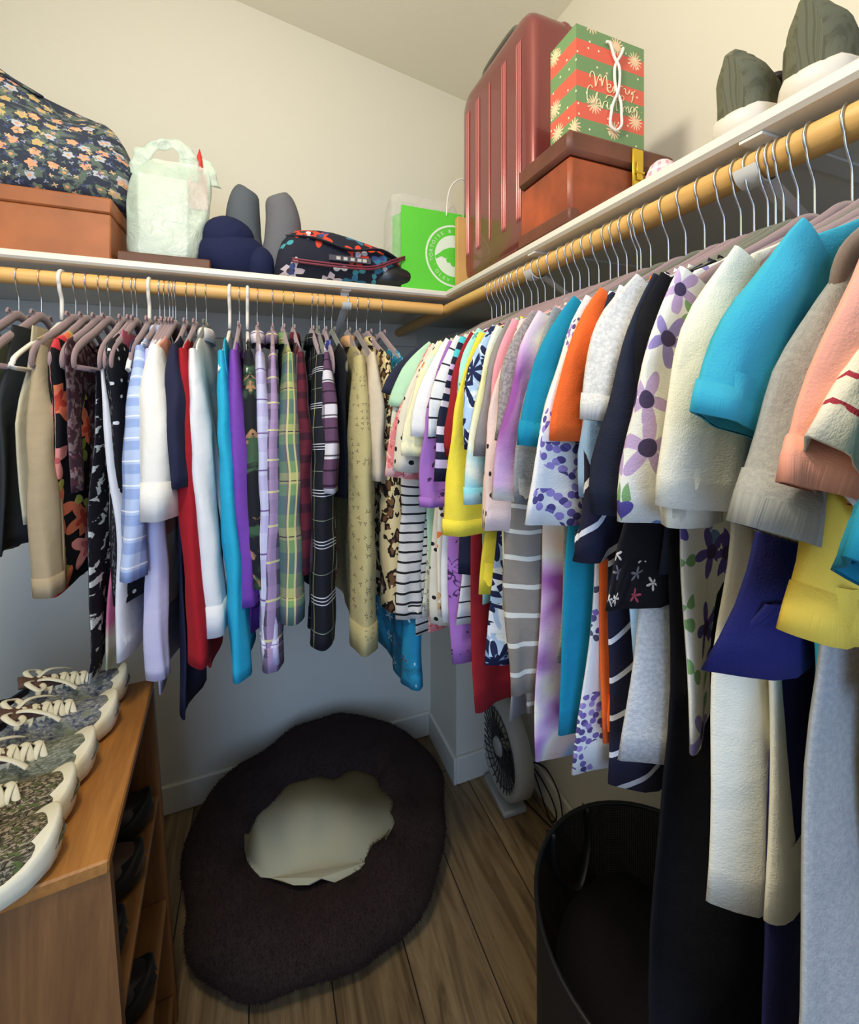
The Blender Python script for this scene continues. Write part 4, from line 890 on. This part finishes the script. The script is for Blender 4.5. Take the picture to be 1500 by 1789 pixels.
for z, w in ((0, .055), (.04, .052), (.08, .035), (.11, .018), (.125, .004)):
    R.append([(w*math.cos(2*math.pi*q/16)*(1+.25*math.sin(q*2.3)), .3*w*math.sin(2*math.pi*q/16), z+.01*math.sin(q*1.9)) for q in range(16)])
soft('tissue_paper', 'pale green crumpled wrap showing behind the floral quilted bag', 'wrap', (-.44, 1.53, SHZ+.152+.12), M_tis, R, nz=.012, nsc=25)
# plastic grocery bag
k = NT('thin_plastic'); k.b.inputs['Base Color'].default_value = lin((214, 232, 214)); k.b.inputs['Roughness'].default_value = .3
k.b.inputs['Alpha'].default_value = .55; k.b.inputs['Subsurface Weight'].default_value = .0; k.bump(k.noise(k.obj(), 26, 4, .6, 1.2), .9, .008); M_pl = k.m
pb = thing('plastic_bag', (-.225, 1.345, SHZ+.034), 'pale green white plastic carrier bag standing on the low brown box', 'bag')
R = []
for z, wx, wy, dx in ((0, .068, .050, -.006), (.008, .080, .055, -.006), (.04, .088, .056, -.004), (.08, .090, .056, 0), (.12, .092, .054, .003), (.16, .094, .05, .006), (.19, .096, .045, .010), (.22, .092, .036, .014), (.25, .080, .024, .018), (.275, .060, .012, .026)):
    R.append([(dx+wx*math.copysign(abs(math.cos(a_))**.35, math.cos(a_)), wy*math.copysign(abs(math.sin(a_))**.5, math.sin(a_))*(1-.35*abs(math.sin(2*a_))*(z/.27)), z) for a_ in [2*math.pi*q/32 for q in range(32)]])
mb = MB(); mb.rings(R); mb.add(R[0], [tuple(range(32))]); o = mb.build('carrier', M_pl, pb)
for v in o.data.vertices: v.co += (Vector(noise.noise_vector(v.co*14))*.010+Vector(noise.noise_vector(v.co*40))*.010)*min(1, v.co.z*14)
md = o.modifiers.new('sub', 'SUBSURF'); md.levels = 2; md.render_levels = 2
mb = MB()
for pts in ([(-.075, 0, .225), (-.062, -.005, .270), (-.030, -.008, .305), (.015, -.008, .322), (.045, -.004, .30), (.05, 0, .235)], [(.01, .02, .235), (.035, .02, .275), (.07, .018, .30), (.095, .012, .27), (.10, .01, .23)]):
    mb.tube(smoothpts(pts, 6), [.030-.016*math.sin(math.pi*i/(6*(len(pts)-1))) for i in range(6*(len(pts)-1)+1)], 10, flat=.12, up=(0, 1, 0))
o = mb.build('handles', M_pl, pb)
for v in o.data.vertices: v.co += Vector(noise.noise_vector(v.co*36))*.012
M_pink = plain('pink_paper', (216, 120, 128), .5); M_redp = plain('red_tip', (206, 52, 38), .5); M_wht = plain('white_paper', (232, 230, 222), .7)
MB().box((-.065, -.025, .012), (.05, .03, .225), 0, .004).build('white_package', M_wht, pb, True, 40)
mb = MB(); mb.add([(.035, 0, .16), (.098, 0, .16), (.092, .004, .26), (.060, .004, .305), (.035, .012, .16), (.098, .012, .16), (.092, .012, .26), (.060, .012, .305)], [(0, 1, 2, 3), (7, 6, 5, 4), (0, 4, 5, 1), (1, 5, 6, 2), (2, 6, 7, 3), (3, 7, 4, 0)]); mb.build('pink_sheet', M_pink, pb, False)
mb = MB(); mb.rings([[(.073+w*math.cos(a_), .02+w*math.sin(a_), z) for a_ in [2*math.pi*q/10 for q in range(10)]] for w, z in ((.012, .26), (.010, .30), (.001, .335))], cap=True); mb.build('red_cone', M_redp, pb)
# neck pillows
M_navy = fabric('navy_plush', (26, 32, 66)); M_greyp = fabric('grey_blue_jersey', (86, 92, 98))
def lump(name, parent, mat, c, r, tilt=0.0, nz=.004):
    mb = MB(); R = []; n = 28
    for i in range(15):
        ph_ = math.pi*(i+.02)/14.04; R.append([(r[0]*math.sin(ph_)*math.cos(2*math.pi*q/n), r[1]*math.sin(ph_)*math.sin(2*math.pi*q/n), -r[2]*math.cos(ph_)) for q in range(n)])
    mb.rings(R, cap=True); o = mb.build(name, mat, parent)
    for v in o.data.vertices: v.co += Vector(noise.noise_vector(v.co*18))*nz
    M_ = Matrix.Translation(c) @ Matrix.Rotation(tilt, 4, 'Y')
    for v in o.data.vertices: v.co = M_ @ v.co
    return o
nv = thing('plush_toy', (-.065, 1.335, SHZ), 'navy blue rounded plush cushion between the plastic bag and the grey neck pillow', 'cushion')
lump('plush_body', nv, M_navy, (.0, 0, .070), (.092, .07, .069)); lump('plush_head', nv, M_navy, (-.012, .0, .118), (.068, .06, .062))
lump('plush_arm', nv, M_navy, (.072, -.02, .05), (.040, .05, .050))
npw = thing('neck_pillow', (.012, 1.37, SHZ), 'grey blue travel neck pillow standing with both ends up', 'neck pillow')
mb = MB(); mb.tube(smoothpts([(-.042, 0, .275), (-.046, 0, .262), (-.052, 0, .20), (-.045, 0, .11), (-.01, 0, .060), (.02, 0, .058)], 5), [.008]+[.020+.030*math.sin(min(1, (i+2)/14)*math.pi/2) for i in range(25)], 18, flat=.95); mb.build('left_lobe', M_greyp, npw)
mb = MB(); mb.tube(smoothpts([(.042, -.05, .250), (.045, -.05, .240), (.056, -.05, .18), (.052, -.045, .11), (.035, -.03, .060), (.01, 0, .055)], 5), [.008]+[.018+.032*math.sin(min(1, (i+2)/14)*math.pi/2) for i in range(25)], 18); mb.build('right_lobe', fabric('grey_jersey', (104, 104, 108)), npw)
# floral duffel
duf = fabric('duffel_floral', (36, 38, 50), [('flower', 13, .50, 5, .28, [(222, 74, 48), (60, 120, 150), (206, 190, 196)], .80, 3), ('flower', 13, .14, 0, 0, (70, 60, 70), .8, 3), ('flower', 20, .42, 2, .6, [(72, 150, 160), (60, 80, 130), (206, 206, 214)], .65, 8)])
df = thing('duffel_bag', (.245, 1.345, SHZ), 'black duffel bag printed with orange and teal flowers lying on the back shelf', 'bag')
R = []; n = 28; xs_ = [-.205, -.20, -.18, -.12, -.04, .05, .12, .17, .20, .212]
for i, x in enumerate(xs_):
    h = [.02, .060, .078, .084, .082, .074, .064, .050, .030, .010][i]; w = [.03, .075, .095, .10, .10, .10, .09, .075, .05, .015][i]
    R.append([(x, w*math.copysign(abs(math.cos(a_))**.75, math.cos(a_)), h+h*math.copysign(abs(math.sin(a_))**.8, math.sin(a_))+.001) for a_ in [2*math.pi*q/n for q in range(n)]])
mb = MB(); mb.rings(R, cap=True, uvf=lambda i, j: (xs_[i], j*.018)); o = mb.build('bag_body', duf, df)
for v in o.data.vertices:
    if v.co.z > .02: v.co += Vector(noise.noise_vector(v.co*13))*.012
md = o.modifiers.new('sub', 'SUBSURF'); md.levels = 1; md.render_levels = 1
mb = MB(); mb.box((-.06, -.109, .062), (.06, -.104, .078), 0, .001); mb.build('side_band', plain('grey_band', (70, 68, 78), .7), df, False)
mb = MB()
for z in (.055, .048): mb.tube(smoothpts([(-.16, -.105, z), (-.05, -.112, z-.004), (.06, -.110, z), (.13, -.10, z+.03), (.17, -.085, z+.05)], 5), .003, 6)
mb.build('zip', plain('wine_piping', (120, 44, 60), .5), df)
mb = MB(); mb.tube(smoothpts([(-.19, -.05, .13), (-.10, -.10, .12), (.0, -.112, .095), (.09, -.10, .11), (.17, -.06, .09)], 5), .011, 8, flat=.3); mb.build('carry_strap', plain('black_webbing', (34, 34, 44), .8), df)
mb = MB()
for x in (-.04, -.02, .0, .02, .035): mb.box((x, -.1115, .064), (x+.012, -.1092, .074), 0, .001)
mb.build('badge', plain('silver_thread', (190, 186, 176), .5), df, False)
lump('side_pocket', df, plain('black_nylon', (26, 30, 32), .4, bump=(30, .6)), (.135, -.045, .045), (.085, .050, .044), 0, .006)

# green paper bag
GX, GY = .405, 1.262; gW, gD, gH = .205, .095, .262
k = NT('green_paper'); k.b.inputs['Base Color'].default_value = lin((94, 206, 58)); k.b.inputs['Roughness'].default_value = .45; k.bump(k.noise(k.obj(), 12, 2), .4, .006); M_gr = k.m
gg = thing('shopping_bag', (GX, GY, SHZ+.0008), 'bright green paper shopping bag with a round white tortoise logo', 'bag')
mb = MB(); ring = lambda z, q=0, p=0.0: [(q, q, z), (gW-q, q, z), (gW-q, gD-q, z), (q, gD-q, z), (q+p, gD*.5, z)]
mb.rings([ring(0, 0), ring(gH*.5, 0, .006), ring(gH, 0, .018), ring(gH, .001, .018), ring(.002, .001, 0)], cap=True); mb.build('paper_bag', M_gr, gg, False)
M_wi = plain('white_print', (226, 236, 214), .5)
CX, CZ_, R1 = .176, .125, .098
def disc(r, y, n=64, r0=0.0):
    mb = MB()
    if r0: mb.rings([[(CX+q*math.cos(t), y, CZ_+q*math.sin(t)) for t in [2*math.pi*i/n for i in range(n)]] for q in (r0, r)])
    return mb
def clipx(o, xmax):
    for v in o.data.vertices:
        if v.co.x > xmax: v.co.x = xmax
mb = disc(R1, -.0006, r0=R1-.006)
inn = .066
vs = [(CX+inn*math.cos(2*math.pi*i/64), -.0006, CZ_+inn*math.sin(2*math.pi*i/64)) for i in range(64)]; mb.add(vs, [tuple(range(64))])
words = 'TORTOISE & HARE · OLEVI · '
words = 'TORTOISE &'
def put(ch, ang, flip=False):
    rr_ = (inn+R1-.006)/2-.005 if not flip else (inn+R1-.006)/2+.005
    ca, sa = math.cos(ang), math.sin(ang)
    def xf(p):
        x, y = p.x, p.y
        rad = rr_+y if not flip else rr_-y
        t = ang-x/rr_ if not flip else ang+x/rr_
        return (CX+rad*math.cos(t), -.0009, CZ_+rad*math.sin(t))
    text_mb(ch, .0155, mb, xf)
for i, ch in enumerate(words):
    if ch != ' ': put(ch, math.radians(193-i*10.2))
put('.', math.radians(205))
for i, ch in enumerate('OLEV'):
    put(ch, math.radians(222+i*11), True)
o = mb.build('round_logo', M_wi, gg, False); clipx(o, gW-.001)
mb = MB()   # tortoise silhouette and hill inside the disc
hill = [(-.066, -.006), (-.05, .006), (-.035, .018), (-.015, .026), (.02, .028), (.028, .02), (.0, .012), (-.018, -.004), (-.03, -.01), (-.045, -.004), (-.062, -.014)]
mb.add([(CX+x, -.0011, CZ_+z) for x, z in hill], [tuple(range(len(hill)))])
tor = [(-.028, -.014), (-.018, .004), (.0, .012), (.026, .012), (.028, -.02), (.02, -.03), (.01, -.026), (-.002, -.034), (-.010, -.030), (-.014, -.022), (-.024, -.022)]
mb.add([(CX+x, -.0012, CZ_+z) for x, z in tor], [tuple(range(len(tor)))]); o = mb.build('tortoise_mark', M_gr, gg, False); clipx(o, gW-.001)
mb = MB(); mb.tube(smoothpts([(.15, -.001, .250), (.152, -.003, .30), (.165, -.004, .345), (.20, -.003, .375), (.235, -.001, .36)], 6), .0022, 8); mb.build('rope_handle', M_rope, gg)
# clear wrap above the green bag
k = NT('clear_wrap'); k.b.inputs['Base Color'].default_value = lin((226, 226, 214)); k.b.inputs['Roughness'].default_value = .12; k.b.inputs['Alpha'].default_value = .28
k.bump(k.noise(k.obj(), 45, 3, .6, 1.5), 1.0, .01); M_clr = k.m
R = []
for z, w, d_ in ((0.0, .12, .062), (.12, .122, .062), (.24, .120, .06), (.29, .115, .05), (.315, .105, .03)):
    R.append([(w*math.copysign(abs(math.cos(a_))**.4, math.cos(a_)), d_*math.copysign(abs(math.sin(a_))**.4, math.sin(a_)), z) for a_ in [2*math.pi*q/28 for q in range(28)]])
soft('clear_wrapping', 'clear crinkled plastic wrap around the green paper shopping bag', 'wrap', (GX+gW/2-.01, GY+gD/2+.022, SHZ+.002), M_clr, R, cap=False, nz=.006, nsc=30)
o = MB().box((.572, 1.216, SHZ+.0008), (.618, 1.236, SHZ+.235), 0, .0015).build('cardboard_piece', plain('kraft_board', (206, 160, 92), .7, var=.06), None, True, 40); tag(o, 'narrow kraft cardboard strip standing between the green bag and suitcase', 'cardboard')

# ------------------------------------------------------------------ floor things
M_bed = fabric('brown_plush', (54, 40, 35), rough=.95); M_flc = fabric('cream_fleece', (208, 194, 152), rough=.95)
pbx, pby = .192, 1.375
bd = thing('pet_bed', (pbx, pby, 0), 'round dark brown plush pet bed with a cream fleece centre on the floor', 'pet bed')
mb = MB(); R = []; NU, NV = 64, 26
for i in range(NU):
    t = 2*math.pi*i/NU; fx = .392+.008*math.sin(3*t); fy = .325+.01*math.sin(2*t+1); rows = []
    for j in range(NV):
        p = 2*math.pi*j/NV; rt = .102+.008*math.sin(5*t+1)+.004*math.sin(11*t)
        rad_in = rt*1.12*math.cos(p); z = .088+.02*math.sin(t+.4)+rt*.72*math.sin(p)
        X = (fx-.110+rad_in)*math.cos(t); Y = (fy-.106+rad_in)*math.sin(t)
        P = Vector((X, Y, max(.002, z+.035*max(0, math.sin(t))))); P += Vector(noise.noise_vector(P*9))*.012+Vector(noise.noise_vector(P*40))*.004; P.z += .10*max(0, Y+.1)*1.2; P.z = max(.002, P.z); rows.append(P)
    R.append(rows)
mb.rings(R, closed=True); o = mb.build('bolster', M_bed, bd)
mb = MB(); R = []
for r in (.02, .08, .14, .19, .225):
    R.append([(r*1.02*math.cos(2*math.pi*q/40), r*.86*math.sin(2*math.pi*q/40), (.102+.10*max(0, r*.86*math.sin(2*math.pi*q/40)+.1)*1.2)+.04*(r/.2)**3+-.02*abs(noise.noise(Vector((r*7*math.cos(2*math.pi*q/40), r*7*math.sin(2*math.pi*q/40), 9))))+.022*noise.noise(Vector((r*20*math.cos(2*math.pi*q/40), r*20*math.sin(2*math.pi*q/40), 3)))) for q in range(40)])
mb.rings(R, cap=True); mb.build('fleece_centre', M_flc, bd)
# short fur on the bolster
ps = o.modifiers.new('fur', 'PARTICLE_SYSTEM'); st = o.particle_systems[0].settings
st.type = 'HAIR'; st.count = 60000; st.hair_length = .0032; st.hair_step = 2; st.render_step = 2; st.display_step = 2; st.root_radius = .35; st.tip_radius = .1; st.radius_scale = .004
st.brownian_factor = .002; st.use_advanced_hair = True

# fan
M_fan = plain('grey_white_plastic', (168, 170, 164), .5); M_fang = plain('dark_grille', (44, 44, 46), .5)
fn = thing('floor_fan', (.835, 1.375, 0), 'grey white round-grilled floor fan standing by the corner column', 'fan', None, math.radians(-4))
mb = MB(); FR = .155; fz = .185; n = 44
def fr(x, r): return [(x, r*math.cos(2*math.pi*q/n), fz+r*math.sin(2*math.pi*q/n)) for q in range(n)]
mb.rings([fr(-.028, FR-.026), fr(-.034, FR-.012), fr(-.030, FR), fr(.030, FR+.002), fr(.036, FR-.012), fr(.03, FR-.03), fr(-.02, FR-.030)], closed=True); mb.build('ring_housing', M_fan, fn)
mb = MB()
for q in range(30):
    t = 2*math.pi*q/30; P = [(-.030+.006*math.cos(i/5*1.5), (.03+(.105)*i/5)*math.cos(t+i*.07), fz+(.03+.105*i/5)*math.sin(t+i*.07)) for i in range(6)]; mb.tube(P, .0022, 5)
for r in (.05, .085, .12): mb.tube([(-.027, r*math.cos(2*math.pi*q/30), fz+r*math.sin(2*math.pi*q/30)) for q in range(30)], .0016, 5, closed=True)
mb.build('grille', M_fang, fn)
mb = MB(); mb.rings([fr(-.034, .001), fr(-.034, .026), fr(-.026, .032), fr(-.02, .032)]); mb.build('hub', M_fan, fn)
for q in range(4):
    mb = MB(); t = math.pi/2*q+.3; vs = []
    for r, w in ((.025, .3), (.07, .42), (.115, .38)):
        for dt, x in ((-w, .012), (w, -.008)): vs.append((x, r*math.cos(t+dt), fz+r*math.sin(t+dt)))
    vs += [(p[0]+.002, p[1], p[2]) for p in vs]
    mb.add(vs, [(0, 1, 3, 2), (2, 3, 5, 4), (6, 8, 9, 7), (8, 10, 11, 9), (0, 2, 8, 6), (2, 4, 10, 8), (1, 7, 9, 3), (3, 9, 11, 5), (0, 6, 7, 1), (4, 5, 11, 10)]); mb.build('blade', M_fang, fn)
mb = MB(); mb.box((-.045, -.085, 0), (.045, .085, .022), 0, .006); mb.box((-.02, -.012, .02), (.02, .012, .045), 0, .004); mb.build('base', M_fan, fn, True, 40)
# cord and plug
M_crd = plain('black_rubber', (18, 18, 18), .5)
cd = thing('power_cord', (.93, 1.30, 0), 'black fan cord looped in front of the white baseboard', 'cord')
mb = MB(); mb.tube(smoothpts([(-.06, .10, .10), (-.02, .02, .13), (-.005, -.06, .10), (.0, -.10, .05), (-.01, -.08, .02), (.005, 0, .05), (.008, .05, .10), (.006, .0, .14), (.0, -.06, .16), (.004, -.11, .12), (.0, -.13, .04), (-.01, -.10, .006), (-.04, .02, .006), (-.06, .06, .01)], 6), .0028, 6); mb.build('cord_loop', M_crd, cd)
MB().box((-.075, .05, .0), (-.052, .075, .03), 0, .003).build('plug', plain('pale_plug', (170, 170, 164), .5), cd, True, 40)
# pop-up hamper of black mesh
k = NT('black_mesh'); k.b.inputs['Base Color'].default_value = lin((16, 15, 16)); k.b.inputs['Roughness'].default_value = .6; k.uv()
f1 = k.math('LESS_THAN', k.math('FRACT', k.math('MULTIPLY', k.u, 260)), .8); f2 = k.math('LESS_THAN', k.math('FRACT', k.math('MULTIPLY', k.v, 260)), .8)
k.put(k.b.inputs['Alpha'], k.math('MAXIMUM', f1, f2)); M_mesh = k.m
hx, hy, hr, hh = .668, .560, .222, .53
hp_ = thing('mesh_hamper', (hx, hy, 0), 'round black mesh pop-up laundry hamper on the floor under the right rod', 'hamper')
mb = MB(); n = 56
def hc(z, r=hr, wob=0.0): return [(r*math.cos(2*math.pi*q/n)*(1+wob*math.sin(3*2*math.pi*q/n)), r*math.sin(2*math.pi*q/n), z) for q in range(n)]
mb.rings([hc(.004, hr*.97), hc(.15, hr*1.0, .01), hc(.30, hr*.985, .015), hc(hh, hr)], uvf=lambda i, j: (j*2*math.pi*hr/n, (.004, .15, .30, hh)[i])); mb.build('mesh_wall', M_mesh, hp_)
mb = MB(); mb.tube(hc(hh, hr), .0045, 8, closed=True); mb.build('rim', M_blk, hp_); mb = MB(); mb.tube(hc(.008, hr*.97), .0045, 8, closed=True); mb.build('bottom_ring', M_blk, hp_)
mb = MB(); mb.add(hc(.006, hr*.97), [tuple(range(n))]); mb.build('hamper_base', M_blk, hp_, False)
for sd in (math.radians(100), math.radians(280)):
    mb = MB(); c0 = Vector((hr*math.cos(sd-.25), hr*math.sin(sd-.25), hh)); c1 = Vector((hr*math.cos(sd+.25), hr*math.sin(sd+.25), hh)); md_ = (c0+c1)/2*.9+Vector((0, 0, -.12-hh*0))
    mb.tube(smoothpts([c0, c0*.97+Vector((0, 0, -.06)), Vector((md_.x, md_.y, hh-.13)), c1*.97+Vector((0, 0, -.06)), c1], 6), .012, 6, flat=.2); mb.build('hamper_handle', M_blk, hp_)
lmp = []
mb = MB(); R = []
for z, w in ((.02, .19), (.15, .198), (.32, .200), (.39, .185), (.43, .13), (.45, .05)):
    R.append([(w*math.cos(2*math.pi*q/36), w*math.sin(2*math.pi*q/36), z) for q in range(36)])
mb.rings(R, cap=True); o = mb.build('laundry_pile', fabric('dark_laundry', (24, 20, 22)), None); o.location = (hx, hy, 0)
for v in o.data.vertices:
    if v.co.z > .15: v.co.z += noise.noise(v.co*12)*.04
o['kind'] = 'stuff'; tag(o, 'heap of dark folded laundry inside the black mesh hamper', 'laundry')
